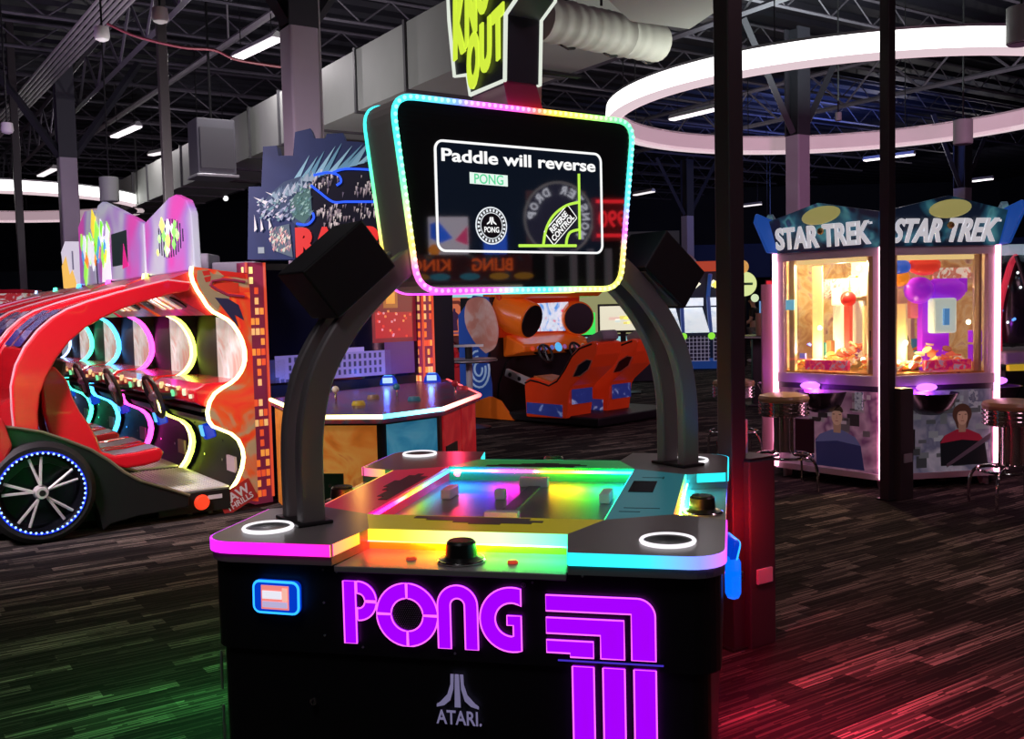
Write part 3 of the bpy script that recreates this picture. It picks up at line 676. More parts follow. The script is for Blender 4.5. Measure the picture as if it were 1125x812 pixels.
# cable hooks under the right side
mb = MB()
for k in range(3): mb.tube([(HX+.01, .1+.05*k, .64-.03*k), (HX+.05, .12+.05*k, .60-.03*k), (HX+.04, .18+.05*k, .56-.03*k), (HX-.01, .16+.05*k, .6-.02*k)], .006, 6)
mb.build('cable_hook', CHROME, P)
# floor glow lights under the side overhangs
for sx_, c, e in ((-1, (.02, .9, .16), 17), (1, (1, .02, .09), 36)):
    MB().box(sx_*(HX-.028), sx_*(HX-.018), -.55, .80, .545, .565, 0, c).build('side_led', attr_glow('side_led', 3.0), P)
    wp = PF.m @ Vector((sx_*(HX+.03), .05, .55)); tp = PF.m @ Vector((sx_*(HX+.75), .0, 0))
    l = lamp('AREA', wp, e, c, .03, to=tp, size_y=1.0)
lamp('POINT', PF.m @ Vector((.86, .80, .62)), 9, (1, .015, .03), .02); lamp('POINT', PF.m @ Vector((HX+.07, .45, .84)), 1.5, (.02, .08, 1), .02)  # bare lamps added to redden the pole housing and tint its top blue
# ---- arched arms and the overhead screen; s runs along the table's diagonal, n towards the viewer
DA = rad(90-55.8)-PF.yaw; dv = Vector((math.cos(DA), math.sin(DA), 0)); nv = Vector((math.sin(DA), -math.cos(DA), 0))
SF = Frame(PF.o.x, PF.o.y, PF.yaw+DA)                       # x along the screen, -y towards the viewer
def at3(s, n, z): return dv*s + nv*n + Vector((0, 0, z))
prof = [(.835, .92), (.835, 1.14), (.822, 1.27), (.785, 1.40), (.715, 1.52), (.63, 1.62), (.54, 1.70), (.45, 1.765), (.36, 1.81)]
for sg in (-1, 1):
    path = smooth_path([(s, 0, z) for s, z in prof], 5)
    for n0 in (-.085, .04):
        mb = MB(); N = len(path); vs = []
        for i, p in enumerate(path):
            a = path[max(i-1, 0)]; b = path[min(i+1, N-1)]; t_ = (b-a).normalized(); nn = Vector((t_.z, 0, -t_.x)); w = .042
            for q in (p+nn*w, p-nn*w):
                for n_ in (n0, n0+.045): vs.append(at3(sg*q.x, n_, q.z))
        fs = []
        for i in range(N-1):
            a, b = 4*i, 4*i+4; fs += [(a, a+1, b+1, b), (a+3, a+2, b+2, b+3), (a+1, a+3, b+3, b+1), (a+2, a, b, b+2)]
        fs += [(0, 2, 3, 1), (4*N-4, 4*N-3, 4*N-1, 4*N-2)]
        mb.add(vs, fs); mb.build('arm', ARMM, P, smooth=True, bev=.008)
    c = at3(sg*.835, 0, .92); MB().obox(c+Vector((0, 0, .006)), (.12, .20, .012), Matrix.Rotation(DA, 3, 'Z')).build('arm_foot', SATIN, P, bev=.004)
    # tilted box on the bend of the arm
    R_ = Matrix.Rotation(DA, 3, 'Z') @ Matrix.Rotation(rad(-38.5*1)*sg*-1 if sg < 0 else rad(38.5), 3, 'Y')
    R_ = Matrix.Rotation(DA, 3, 'Z') @ (Matrix.Rotation(rad(-38.5), 3, 'Y') if sg < 0 else Matrix.Rotation(rad(38.5), 3, 'Y'))
    bxo = MB().obox((0, 0, 0), (.27, .22, .19)).build('speaker_box', mat('box_black', (.005, .005, .006), .5), P, bev=.006)
    bxo.matrix_local = Matrix.Translation(at3(sg*.69 if sg < 0 else .735, 0.0, 1.735)) @ R_.to_4x4()
    MB().box(-.11, .11, -.09, .09, -.1, -.095).build('mount_plate', STEEL, bxo)
ZT, ZB, HT, HB, TH = 2.307, 1.657, .527, .447, .1
def trap(k=0., r=.085): 
    c = [(-HB+k, ZB+k), (HB-k, ZB+k), (HT-k, ZT-k), (-HT+k, ZT-k)]; out = []
    n = 4
    for i in range(n):
        p = Vector(c[i]); a = (Vector(c[i-1])-p).normalized(); b = (Vector(c[(i+1) % n])-p).normalized(); rr = r-k*.5
        for j in range(7):
            u = j/6; q = (1-u)**2*(p+a*rr) + 2*u*(1-u)*p + u*u*(p+b*rr); out.append((q.x, q.y))
    return out
S_ = thing_screen = MB()
sc = MB().prism3([at3(s, -TH, z) for s, z in trap()], nv*(2*TH), 0).build('screen_housing', mat('housing_grey', (.46, .40, .38), .5), P)
MB().prism3([at3(s, TH, z) for s, z in trap(.012)], nv*.004).build('screen_glass', mat('screen_black', (.02, .02, .022), .5, spec=.0, coat=1.), sc)
MB().prism3([at3(s, -TH-.004, z) for s, z in trap(.012)], nv*.004).build('rear_glass', mat('rear_black', (.003, .003, .005), .03), sc)
def frame_led(n_, stops, beads):
    tp = trap(.004); per = []
    for i in range(len(tp)): per.append(math.dist(tp[i], tp[(i+1) % len(tp)]))
    tot = sum(per); N = 260; pts = []; cs = []
    for k in range(N):
        d = tot*k/N; i = 0
        while d > per[i]: d -= per[i]; i += 1
        a, b = tp[i], tp[(i+1) % len(tp)]; u = d/per[i]; s_, z_ = a[0]+(b[0]-a[0])*u, a[1]+(b[1]-a[1])*u
        pts.append((s_, z_)); ang = math.atan2((z_-1.98)/.33, s_/.5)/(2*PI) % 1
        c = hue(stops, ang)
        cs.append(tuple(min(3, x*1.0) for x in c))
    MB().tube([at3(s_, n_, z_) for s_, z_ in pts], .011, 6, True, cs).build('frame_led', attr_glow('frame_led', 2.0), sc, smooth=True)
    if beads:
        mb = MB()
        for k in range(0, N, 2):
            c = cs[k]; mb.sph(at3(pts[k][0], n_+.009, pts[k][1]), .0075, 0, 6, tuple(x*.8+.16 for x in c))
        mb.build('led_beads', attr_glow('frame_led_bead', 2.6), sc)
# colour by direction from the screen's middle: 0 right, .25 top, .5 left, .75 bottom
FR = [(0, (.1, .5, .9)), (.06, (.05, .85, .75)), (.13, (.1, 1, .25)), (.17, (.5, 1, .1)), (.2, (1, .7, .05)), (.23, (1, .15, .1)), (.26, (1, .1, .6)), (.3, (.8, .1, 1)), (.33, (.15, .25, 1)), (.37, (.05, .8, .9)), (.42, (.05, .95, .6)), (.48, (.15, 1, .35)), (.53, (.5, 1, .3)), (.58, (1, .75, .1)), (.61, (1, .15, .5)), (.66, (.8, .05, 1)), (.70, (.9, .1, .9)), (.735, (.15, .6, 1)), (.78, (.05, .9, .6)), (.83, (.6, 1, .2)), (.88, (1, .85, .1)), (.92, (1, .6, .2)), (.95, (.9, .1, .8)), (1, (.1, .4, 1))]
frame_led(TH+.004, FR, True)
frame_led(-TH-.004, [((a+.02) % 1, c) for a, c in FR[:-1]] and FR, False)
# picture on the screen
def scr(px, py): q = SF.on(px, py, 'y', -TH-.006); return (q.x, q.z)
WHG = glow('screen_white', (1, 1, 1), 1.0)
def sp(s, z, e=.0055): return at3(s, TH+e, z)
a, b = scr(475, 152), scr(659, 277); x0_, x1_ = -.363, .357; zt_, zb_ = 2.168, 1.797
MATS['screen_black'].node_tree.nodes['Principled BSDF'].inputs['Coat IOR'].default_value = 2.1
sc2 = MB().prism3([sp(s, z, .0042) for s, z in rrect(x0_, x1_, zb_, zt_, .03)], nv*.0006).build('display', mat('display_dark', (.006, .010, .022), .03, emit=(.03, .05, .10), es=.13, spec=.0, coat=1.), sc)
MATS['display_dark'].node_tree.nodes['Principled BSDF'].inputs['Coat IOR'].default_value = 2.3
MB().tube([sp(s, z) for s, z in rrect(x0_, x1_, zb_, zt_, .03, 6)], .0045, 6, True).build('display_border', WHG, sc2)
def stext(body, pxa, pxb, m, off=.0, h=None, rot=0., nm='display_text'):
    a, b = scr(*pxa), scr(*pxb); c = sp((a[0]+b[0])/2, (a[1]+b[1])/2); ca, sa = math.cos(rot), math.sin(rot)
    return text(body, nm, m, sc2, basis(c, dv*ca+Vector((0, 0, sa)), -dv*sa+Vector((0, 0, ca))), abs(b[0]-a[0]), h or abs(b[1]-a[1]), off, .0012)
stext('Paddle will reverse', (485, 170.5), (654, 182), WHG, .022, .044)
a, b = scr(516, 189), scr(558, 205)
MB().prism3([sp(s, z, .005) for s, z in ((a[0], b[1]+.003), (b[0], b[1]+.0), (b[0], a[1]-.003), (a[0], a[1]))], nv*.0008).build('display_badge', glow('badge_white', (.85, 1, .92), .95), sc2)
stext('PONG', (521, 192), (553, 202), glow('badge_green', (.12, .75, .35), .9), .01, .034)
# round badge with pixel ring
c0_ = scr(540, 248); 
mb = MB(); mb.prism3([sp(*q, .005) for q in arc(c0_[0], c0_[1], .066, 0, 354, 60)], nv*.0006); mb.build('badge_disc', glow('badge_white2', (.9, .95, 1), .9), sc2)
MB().prism3([sp(*q, .0057) for q in arc(c0_[0], c0_[1], .061, 0, 350, 36)], nv*.0004).build('badge_ring_gap', mat('badge_black', (.005, .005, .008), .3), sc2)
mb = MB()
for k in range(24):
    a_ = k*15; mb.prism3([sp(*q, .0062) for q in arc(c0_[0], c0_[1], .0585, a_, a_+8, 2)+arc(c0_[0], c0_[1], .049, a_+8, a_, 2)], nv*.0003)
mb.prism3([sp(*q, .0062) for q in arc(c0_[0], c0_[1], .0465, 0, 350, 36)], nv*.0003); mb.build('badge_pixels', glow('badge_white2', (.9, .95, 1), .9), sc2)
MB().prism3([sp(*q, .0066) for q in arc(c0_[0], c0_[1], .0435, 0, 350, 36)], nv*.0003).build('badge_core', mat('badge_black', (.005, .005, .008), .3), sc2)
text('PONG', 'badge_text', WHG, sc2, basis(sp(c0_[0], c0_[1]-.014, .007), dv, (0, 0, 1)), .062, .02, .02, .0006)
mb = MB(); cx_, cz_ = c0_[0], c0_[1]+.016
mb.prism3([sp(cx_+x, cz_+z, .007) for x, z in ((-.003, -.012), (.003, -.012), (.002, .014), (-.002, .014))], nv*.0005)
for s in (-1, 1): mb.prism3([sp(cx_+s*x, cz_+z, .007) for x, z in ((.004, .014), (.007, .014), (.009, -.0), (.02, -.009), (.02, -.013), (.008, -.007), (.004, .0))], nv*.0005)
mb.build('badge_emblem', WHG, sc2)
# court drawing
LIME = glow('court_lime', (.55, .95, .08), .95)
def ln(pts, w=.0055, e=.0055): MB().tube([sp(*scr(q.x, q.y), e) for q in smooth_path([(a_, b_, 0) for a_, b_ in pts], 4)], w, 5).build('court_line', LIME, sc2)
ln([(636, 191), (637, 263)]); ln([(570, 270), (633, 270)]); ln([(637, 222), (622, 226), (608, 237), (600, 252), (597, 269)]); ln([(637, 252), (627, 255), (623, 262), (622, 271)])
# tilted caption plate
c1 = scr(616, 247); an = rad(43)
tx = dv*math.cos(an)+Vector((0, 0, math.sin(an))); ty = -dv*math.sin(an)+Vector((0, 0, math.cos(an)))
cc = sp(c1[0], c1[1], .0058)
MB().prism3([cc+tx*x+ty*y for x, y in ((-.075, -.032), (.075, -.032), (.075, .032), (-.075, .032))], nv*.0006).build('caption_plate', mat('badge_black', (.005, .005, .008), .3), sc2)
MB().tube([cc+tx*x+ty*y for x, y in rrect(-.075, .075, -.032, .032, .004, 2)], .0022, 4, True).build('caption_border', WHG, sc2)
text('REVERSE\nCONTROL', 'caption_text', WHG, sc2, basis(cc+nv*.001, tx, ty), .132, .05, .03, .0006)
# ---- topper sign: KNOCK OUT, faces across the screen
KD = .075
KF = SF
def kz(px, py): q = KF.on(px, py, 'x', -KD); return (-q.y, q.z)
outl = [kz(500, 84), kz(494, 22), kz(490, -60), kz(568, -70), kz(571, -6), kz(556, 16), kz(555, 88), kz(517, 104), kz(514, 82)]
YEL = mat('sign_yellow', (.4, .5, .02), .4, emit=(.72, .95, .06), es=.85)
sg_ = MB().prism3([at3(-KD, n, z) for n, z in outl], dv*(2*KD)).build('topper_sign', mat('sign_dark', (.03, .03, .045), .4), P)
for s in (-1, 1):
    m_ = MB().tube([at3(s*(KD+.001), n, z) for n, z in outl], .0085, 5, True).build('lit_rim', glow('rim_white', (.93, 1, .88), .8), sg_)
def ktext(body, pts, h, w, rot):
    n_, z_ = kz(*pts); ca, sa = math.cos(rot), math.sin(rot)
    return text(body, 'sign_letters', YEL, sg_, basis(at3(-KD-.002, n_, z_), nv*ca+Vector((0, 0, sa)), -nv*sa*.2+Vector((0, 0, 1))), w, h, .045, .02)
a = kz(541, 52)
def kletter(ch, quad):
    """one letter drawn between four corners on the sign face"""
    q = [at3(-KD-.006, *kz(*p)) for p in quad]
    o = text(ch, 'sign_letter', YEL, sg_, Matrix.Identity(4), 1, 1, .045, 1)
    for v in o.data.vertices:
        u, w, e = v.co.x+.5, v.co.y+.5, v.co.z; b = q[0].lerp(q[1], u); t_ = q[3].lerp(q[2], u); p = b.lerp(t_, w); v.co = p - dv*(.008*e)
kletter('O', ((516, 104), (529, 92), (529, 30), (516, 42))); kletter('U', ((530, 85), (542, 74), (542, 16), (530, 28))); kletter('T', ((544, 72), (556, 60), (556, 2), (543, 15)))
kletter('K', ((501, 68), (514, 56), (514, -16), (501, -2))); kletter('N', ((514, 54), (526, 34), (526, -30), (514, -15))); kletter('O', ((527, 24), (540, 6), (540, -50), (527, -34))); kletter('C', ((541, 4), (551, -10), (551, -66), (541, -50))); kletter('K', ((552, -12), (563, -28), (563, -80), (552, -66)))
PINKF = mat('foot_pink', (.5, .03, .12), .3)
zq = ZT
f_ = MB().prism3([at3(-.045, n, z) for n, z in ((-.22, zq-.005), (.09, zq-.005), (.10, outl[6][1]+.01), (-.14, outl[6][1]+.01))], dv*.14).build('topper_foot', mat('foot_white', (.5, .3, .32), .4), P, bev=.004)
MB().prism3([at3(-.05, .091, zq), at3(.1, .091, zq), at3(.06, .104, outl[6][1]+.005), at3(-.08, .104, outl[6][1]+.005)], nv*.004).build('foot_panel', PINKF, f_)
# ================================================================ MONSTER-SKYLINE CABINET (behind the left arm)
RFm = Frame(0, 0, 0)
def w3(px, py, z): return atz(px, py, z)
base = Vector((-1.35, 8.9, 0))
R = thing('arcade_cabinet', 'wide cabinet with blue skyline topper and red block letters, behind the left arm', 'arcade game', base)
RB = lambda v: Vector(v)-base
zc_ = .92
kp = [atz(297, 437, zc_), atz(343, 456, zc_), atz(420, 455.5, zc_), atz(487, 447, zc_), atz(527, 432, zc_), atz(491, 416, zc_)]
kl = [RB(p) for p in kp]
plan = [(p.x, p.y) for p in kl]
# console: body, coloured panels, deck with lit edge
sh = [(x*.96, y*.97+.0) for x, y in plan]
MB().prism(sh, 'z', .06, .86).build('console_body', BLACK, R)
DECKP = ramp_print('console_print', [(0, (.02, .05, .12)), (.35, (.10, .06, .14)), (.5, (.35, .05, .10)), (.62, (.05, .12, .25)), (.8, (.30, .22, .2)), (1, (.5, .4, .35))], 4, .25)
MB().prism(plan, 'z', .86, .915).build('console_deck', DECKP, R)
ECOL = [((1, .85, .3), (1, .9, .35)), ((1, .85, .2), (.85, 1, .5)), ((.1, .85, .95), (.3, .9, 1)), ((1, .5, .4), (1, .12, .12)), ((1, .1, .1), (1, .05, .05))]
for i, (ca, cb) in enumerate(ECOL):
    a, b = kl[i], kl[i+1]; n_ = 8; pts = [a.lerp(b, j/n_) for j in range(n_+1)]
    MB().tube([(p.x, p.y, .905) for p in pts], .016, 6, False, [tuple(x+(y-x)*j/n_ for x, y in zip(ca, cb)) for j in range(n_+1)]).build('edge_led', attr_glow('console_led', 3.6), R)
PR = [ramp_print('print_orange', [(0, (.25, .03, .0)), (.4, (.75, .22, .03)), (.55, (.85, .38, .08)), (.7, (.5, .08, .02)), (1, (.95, .6, .2))], 3.2, .35, .28),
      ramp_print('print_amber', [(0, (.35, .05, .0)), (.5, (.7, .25, .03)), (1, (.9, .5, .1))], 1.5, .35, .2),
      ramp_print('print_blue', [(0, (.0, .08, .22)), (.45, (.03, .32, .6)), (.6, (.08, .45, .7)), (1, (.3, .6, .8))], 3.2, .35, .28),
      ramp_print('print_red', [(0, (.2, .0, .01)), (.5, (.6, .02, .03)), (1, (.85, .15, .12))], 3, .35, .25)]
def face_panel(i, u0, u1, z0, z1, m, name, out=.012, parent=R, mbx=None):
    a, b = [Vector((*sh[k], 0)) for k in (i, i+1)]; d = b-a; nn = Vector((d.y, -d.x, 0)).normalized()
    q = [a.lerp(b, u0)+Vector((0, 0, z0)), a.lerp(b, u1)+Vector((0, 0, z0)), a.lerp(b, u1)+Vector((0, 0, z1)), a.lerp(b, u0)+Vector((0, 0, z1))]
    return MB().prism3(q, nn*out).build(name, m, parent)
face_panel(0, .05, .97, .08, .84, PR[1], 'side_panel')
face_panel(1, .02, .93, .08, .84, PR[0], 'front_panel'); face_panel(2, .08, .93, .08, .84, PR[2], 'front_panel')
face_panel(3, .06, .52, .08, .84, PR[3], 'front_panel'); face_panel(3, .55, .97, .08, .84, PR[3], 'side_panel')
for i, u0, u1, z1 in ((1, .02, .42, .52), (2, .12, .48, .55), (3, .10, .38, .62)):
    o = face_panel(i, u0, u1, .10, z1, mat('coin_door', (.006, .02, .01), .4), 'coin_door', .022)
    a, b = [Vector((*sh[k], 0)) for k in (i, i+1)]; d = b-a; nn = Vector((d.y, -d.x, 0)).normalized(); c = a.lerp(b, (u0+u1)/2)
    MB().cyl(c+nn*.022+Vector((0, 0, z1-.08)), c+nn*.03+Vector((0, 0, z1-.08)), .012, n=10).build('door_lock', CHROME, o)
# three payment readers, joysticks and buttons
for k, (px, py) in enumerate(((351, 428), (427, 421), (475, 418))):
    p = RB(atz(px, py, .93)); t_ = MB().lathe([(.001, .915), (.085, .915), (.075, .96), (.05, 1.0), (.001, 1.0)], (p.x, p.y, 0), 6, M_=None).build('card_reader', mat('reader_body', (.0, .01, .06), .3, emit=(0, .05, .9), es=.5), R, bev=.006)
    MB().box(p.x-.045, p.x+.045, p.y-.078, p.y-.066, .935, .985).build('reader_screen', glow('reader_pale', (.5, .75, 1), 1.0), t_)
    MB().obox((p.x, p.y-.03, 1.003), (.07, .05, .004)).build('reader_top', glow('reader_cyan', (.1, .5, 1), 1.2), t_)
    lamp('POINT', base+Vector((p.x, p.y-.16, 1.02)), 1.2, (.05, .15, 1), .02)
for px, py, c, e in ((500, 426, (1, .03, .10), 3.5), (392, 436, (1, .5, .1), 1.6)): lamp('POINT', atz(px, py, 1.16), e, c, .02)  # bare lamps added to tint the console deck red and amber
for px, py, c in ((369, 440, (.8, .75, .5)), (436, 437, (.05, .3, .4)), (500, 433, (.5, .03, .05))):
    p = RB(atz(px, py, .915)); o = MB().cyl((p.x, p.y, .915), (p.x, p.y, .985), .009, n=8).build('joystick', CHROME, R)
    MB().sph((p.x, p.y, 1.0), .028, 0, 12).build('joystick_ball', mat('ball_%d' % px, c, .25), o, smooth=True)
for px, py, c in ((394, 445, (.8, .65, .05)), (455, 440, (.03, .3, .4)), (410, 438, (.3, .2, .1)), (508, 428, (.5, .03, .05))):
    p = RB(atz(px, py, .915)); MB().lathe([(.05, .915), (.05, .925), (.04, .945), (.001, .948)], (p.x, p.y, 0), 18).build('button', mat('btn_%d' % px, c, .25), R, smooth=True)
# upright body and pillars
A_ = RB(atz(297, 437, zc_)); F_ = RB(atz(491, 416, zc_))
pl = RB(aty(285, 420, 8.15)); pl.z = 0; pr = RB(aty(471, 400, 9.35)); pr.z = 0
ax = (pr-pl); axn = ax.normalized(); nrm = Vector((axn.y, -axn.x, 0))       # nrm points to the viewer
ztop = RB(aty(285, 288, 8.1)).z
def quad(a, b, z0, z1, th): return [a+Vector((0, 0, z0)), b+Vector((0, 0, z0)), b+Vector((0, 0, z1)), a+Vector((0, 0, z1))], -nrm*th
q, v = quad(pl+axn*.02, pr-axn*.02, .06, ztop, .7); MB().prism3([p-nrm*.12 for p in q], Vector((.3, .62, 0))).build('cabinet_body', mat('cab_navy', (.010, .012, .03), .5), R)
# pillars printed with lit windows
def pillar(p, w, name, seed):
    rg = random.Random(seed); mb = MB(); a = p-axn*w/2; b = p+axn*w/2
    mb.prism3([a, b, b+Vector((0, 0, ztop)), a+Vector((0, 0, ztop))], -nrm*.16, 0, (.30, .03, .08)); o = mb.build(name, attr_paint('pillar_print', .4, .35), R)
    mb = MB(); z = .06; 
    while z < ztop-.09:
        for u in (.16, .42, .68):
            if rg.random() < .62:
                c = rg.choice([(1, .35, .06), (1, .2, .03), (1, .55, .2), (.9, .1, .03)]) if z < ztop-.22 else (1, .85, .3)
                x0 = a+axn*(w*u); x1 = a+axn*(w*(u+.2)); mb.prism3([x0+Vector((0, 0, z)), x1+Vector((0, 0, z)), x1+Vector((0, 0, z+.055)), x0+Vector((0, 0, z+.055))], nrm*.004, 0, c)
                # same windows on the pillar's outer side
                y0 = a-nrm*(.02+.12*u); y1 = a-nrm*(.02+.12*(u+.25)); mb.prism3([y0+Vector((0, 0, z)), y1+Vector((0, 0, z)), y1+Vector((0, 0, z+.055)), y0+Vector((0, 0, z+.055))], -axn*.004, 0, c)
        z += .085
    mb.build('printed_windows', attr_paint('window_print', .4, .8), o)
    for s in (a, b): MB().tube([s+nrm*.006+Vector((0, 0, .05)), s+nrm*.006+Vector((0, 0, ztop))], .012, 5).build('pillar_trim', glow('orange_trim', (1, .1, .04), .7), o)
pillar(pl, .165, 'pillar', 3); pillar(pr, .12, 'pillar', 5)
# big dark monitor with a picture of a street along its foot
sa, sb = pl+axn*.09, pr-axn*.07
q = [sa+Vector((0, 0, .98)), sb+Vector((0, 0, .98)), sb+Vector((0, 0, ztop-.06)), sa+Vector((0, 0, ztop-.06))]
mon = MB().prism3([p-nrm*.10 for p in q], nrm*.03).build('monitor', mat('monitor_glass', (.006, .007, .02), .05), R)
L_ = (sb-sa).length; rg = random.Random(4); mb = MB()
def sq(u0, u1, z0, z1, c, o=.0): 
    a, b = sa+axn*(L_*u0), sa+axn*(L_*u1); mb.prism3([x-nrm*(.068-o)+Vector((0, 0, z)) for x, z in ((a, z0), (b, z0), (b, z1), (a, z1))], nrm*.002, 0, c)
sq(.06, .80, 1.0, 1.23, (.16, .13, .36)); sq(.35, .62, 1.23, 1.27, (.22, .17, .42)); sq(.0, .12, 1.0, 1.2, (.02, .02, .08)); sq(.76, .97, 1.0, 1.32, (.07, .02, .12))
for i in range(18):
    for j in range(3):
        sq(.14+i*.034, .155+i*.034, 1.03+j*.068, 1.075+j*.068, (.02, .02, .07), .003)
for i in range(14): sq(.0+i*.03, .02+i*.03, 1.0, 1.0+rg.uniform(.02, .09), (.03, .02, .07), .005)
sq(.68, .99, 1.3, 1.95, (.16, .008, .02), .001); sq(.70, .96, 1.34, 1.58, (.4, .01, .02), .003); sq(.76, .86, 1.62, 1.88, (.35, .12, .03), .003); sq(.78, .84, 1.66, 1.84, (.8, .35, .05), .005); sq(.72, .9, 1.9, 1.97, (.05, .03, .5), .004)
for i in range(24): u = rg.uniform(.70, .95); z = rg.uniform(1.34, 1.58); sq(u, u+.012, z, z+.02, rg.choice([(.9, .3, .1), (.8, .05, .03), (.7, .3, .4)]), .005)
for i in range(10): u = rg.uniform(.40, .60); z = rg.uniform(1.4, 1.9); sq(u, u+.01, z, z+.03, (.3, .28, .22), .003)
mb.build('picture', attr_paint('monitor_picture', .3, .75), mon)
# topper: stepped skyline board with a spiky pale beast-like mass, red letters
tn = Vector((.05, -1, 0)).normalized(); tax = Vector((1, .05, 0)).normalized()
TPn = tn; 
def tpz(px, py, off=.06):
    o = base + (pl+tn*off); d = ray(px, py); k = (o-CAMP).dot(tn)/d.dot(tn); return CAMP + d*k - base
ol = [(272, 285), (273, 205), (287, 205), (289, 161), (304, 160), (306, 171), (322, 171), (324, 145), (341, 141), (345, 152), (357, 152), (359, 147), (377, 146), (379, 155), (395, 156), (420, 160), (470, 165), (470, 285)]
tq = [tpz(*p) for p in ol]
top_ = MB().prism3(tq, -tn*.18).build('topper_board', ramp_print('skyline_print', [(0, (.010, .02, .075)), (.5, (.016, .035, .13)), (1, (.03, .055, .18))], 2, .4, .22), R)
def tpoly(mb, pts, c, off): mb.prism3([tpz(*p, .06)+tn*off for p in pts], tn*.002, 0, c)
mb = MB(); tpoly(mb, [(324, 285), (324, 249), (345, 200), (370, 180), (420, 170), (468, 172), (468, 285)], (.004, .004, .012), .001); mb.build('dark_field', BACKLIT, top_)
mb = MB(); rg = random.Random(11)
for k in range(13):          # fan of pale teal spikes
    u = k/12; bx, by = 322+u*98, 196-u*30; lx, ly = 9+rg.uniform(-2, 5), -30+u*4+rg.uniform(-5, 5)
    tpoly(mb, [(bx-4, by+8), (bx+5, by+6), (bx+lx+12*u+8, by+ly+4)], rg.choice([(.18, .36, .46), (.25, .45, .55), (.12, .28, .38)]), .006+.001*k)
tpoly(mb, [(283, 232), (296, 214), (312, 200), (330, 194), (341, 198), (343, 230), (340, 246), (330, 252), (318, 240), (300, 236)], (.045, .07, .13), .010)
tpoly(mb, [(318, 222), (332, 206), (341, 208), (343, 235), (334, 246), (322, 238)], (.07, .15, .14), .014)
for k in range(150):
    u = rg.random(); x = 282+u*58; y = 232-u*30+rg.uniform(-2, 14+u*22)-(12*(u < .25)*rg.random()); s = rg.uniform(1.5, 4.5); tpoly(mb, [(x, y), (x+s*1.4, y-s*.9), (x+s*.8, y+s*.5)], rg.choice([(.40, .42, .55), (.22, .27, .38), (.07, .09, .18), (.55, .52, .60), (.14, .26, .30), (.30, .40, .42)] if u < .7 else [(.14, .30, .28), (.08, .18, .18), (.25, .42, .38), (.12, .2, .26)]), .015+k*.00006)
for (x, y), (x2, y2) in (((279, 217), (295, 222)), ((292, 211), (312, 218)), ((280, 236), (283, 252)), ((287, 240), (290, 252)), ((296, 240), (299, 249))): tpoly(mb, [(x, y), (x2, y2), (x2-3, y2+3)], (.75, .72, .72), .022)
tpoly(mb, [(302, 250), (318, 246), (322, 283), (300, 275), (297, 262)], (.10, .14, .18), .012)
for k in range(80):
    x, y = rg.uniform(294, 316), rg.uniform(250, 276); x += (y-250)*.1; s = rg.uniform(1.2, 3.4); tpoly(mb, [(x, y), (x+s, y-s), (x+s*.6, y+s)], rg.choice([(.75, .45, .4), (.6, .3, .28), (.8, .62, .55), (.3, .2, .25), (.45, .5, .42), (.5, .6, .5)]), .015+k*.0001)
for k in range(170):          # pale fur tufts on the dark field
    cx, cy = rg.choice([(365, 238), (368, 232), (360, 195), (400, 205), (402, 232), (350, 200)]); x, y = cx+rg.gauss(0, 8), cy+rg.gauss(0, 6); s = rg.uniform(1.5, 4)
    tpoly(mb, [(x, y), (x+s*.7, y+s*.1), (x+s*.1, y+s*2.0)], rg.choice([(.45, .40, .40), (.6, .55, .52), (.25, .2, .22), (.12, .10, .14)]), .008+k*.00006)
for k in range(60):
    u = rg.random(); x = 296+u*46; y = 218-u*24+rg.uniform(-2, 8); s = rg.uniform(2, 5); tpoly(mb, [(x, y), (x+s, y-s*1.6), (x+s*1.2, y+s*.4)], rg.choice([(.30, .38, .46), (.16, .24, .32), (.42, .46, .54), (.09, .14, .22), (.22, .34, .40)]), .026+k*.00008)
mb.build('spiky_artwork', BACKLIT, top_)
NEB = glow('electric_blue', (.02, .10, 1), 1.3)
for pts in ([(342, 204), (352, 212), (366, 222), (380, 222), (400, 222), (440, 222)], [(345, 193), (360, 190), (372, 193), (375, 200), (370, 204)], [(366, 190), (380, 186), (410, 187)], [(326, 246), (338, 247), (345, 240), (344, 234)]):
    MB().tube([tpz(*p, .06)+tn*.02 for p in [tuple(q.xy) for q in smooth_path([(a_, b_, 0) for a_, b_ in pts], 4)]], .010, 5).build('neon_streak', NEB, top_)
a, b = tpz(325, 283), tpz(425, 249); tw = tpz(425, 283)-a
text('RAMPAGE', 'topper_letters', glow('letter_red', (.9, .02, .015), .9), top_, basis((tpz(325, 266)+tpz(482, 264))/2+tn*.012, tax, (0, 0, 1)), (tpz(482, 264)-tpz(325, 266)).length, .25, .06, .01)
q = tpz(287, 275); MB().obox(q+tn*.004, (.05, .004, .05), Matrix.Rotation(math.atan2(tax.y, tax.x), 3, 'Z')).build('maker_badge', glow('badge_pale', (.6, .65, .75), .6), top_)

# ================================================================ RED DRIVING GAMES, a row of open-topped cars
CFY = rad(35); CF = Frame(-2.286, 7.8, CFY)
ROW = Vector((-math.sin(CFY), math.cos(CFY), 0)); UW = 1.4
def cx(pts, y=0.): return CF.xz(pts, y)
neon_t = [(213, 293), (212, 301), (214, 309), (219, 319), (224.5, 327), (230, 336), (236, 342), (244, 346), (252, 350.5), (258, 356), (263.5, 364), (268, 373), (271, 384), (271.5, 395), (270, 402), (267, 409), (262, 416), (256, 421), (246, 427), (238, 433), (232.5, 442), (230, 453), (231.5, 462), (236, 468), (246, 472), (256, 476), (264, 483), (268.5, 493), (270, 503), (268, 515), (263, 528), (254.5, 541)]
nz = cx(neon_t)
XF = .22
side_poly = nz + [(nz[-1][0]+.02, .10), (XF, .06), (XF, 1.80), (XF-.02, 1.92), (nz[0][0]+.12, 1.96)]
side_poly[0:0] = []
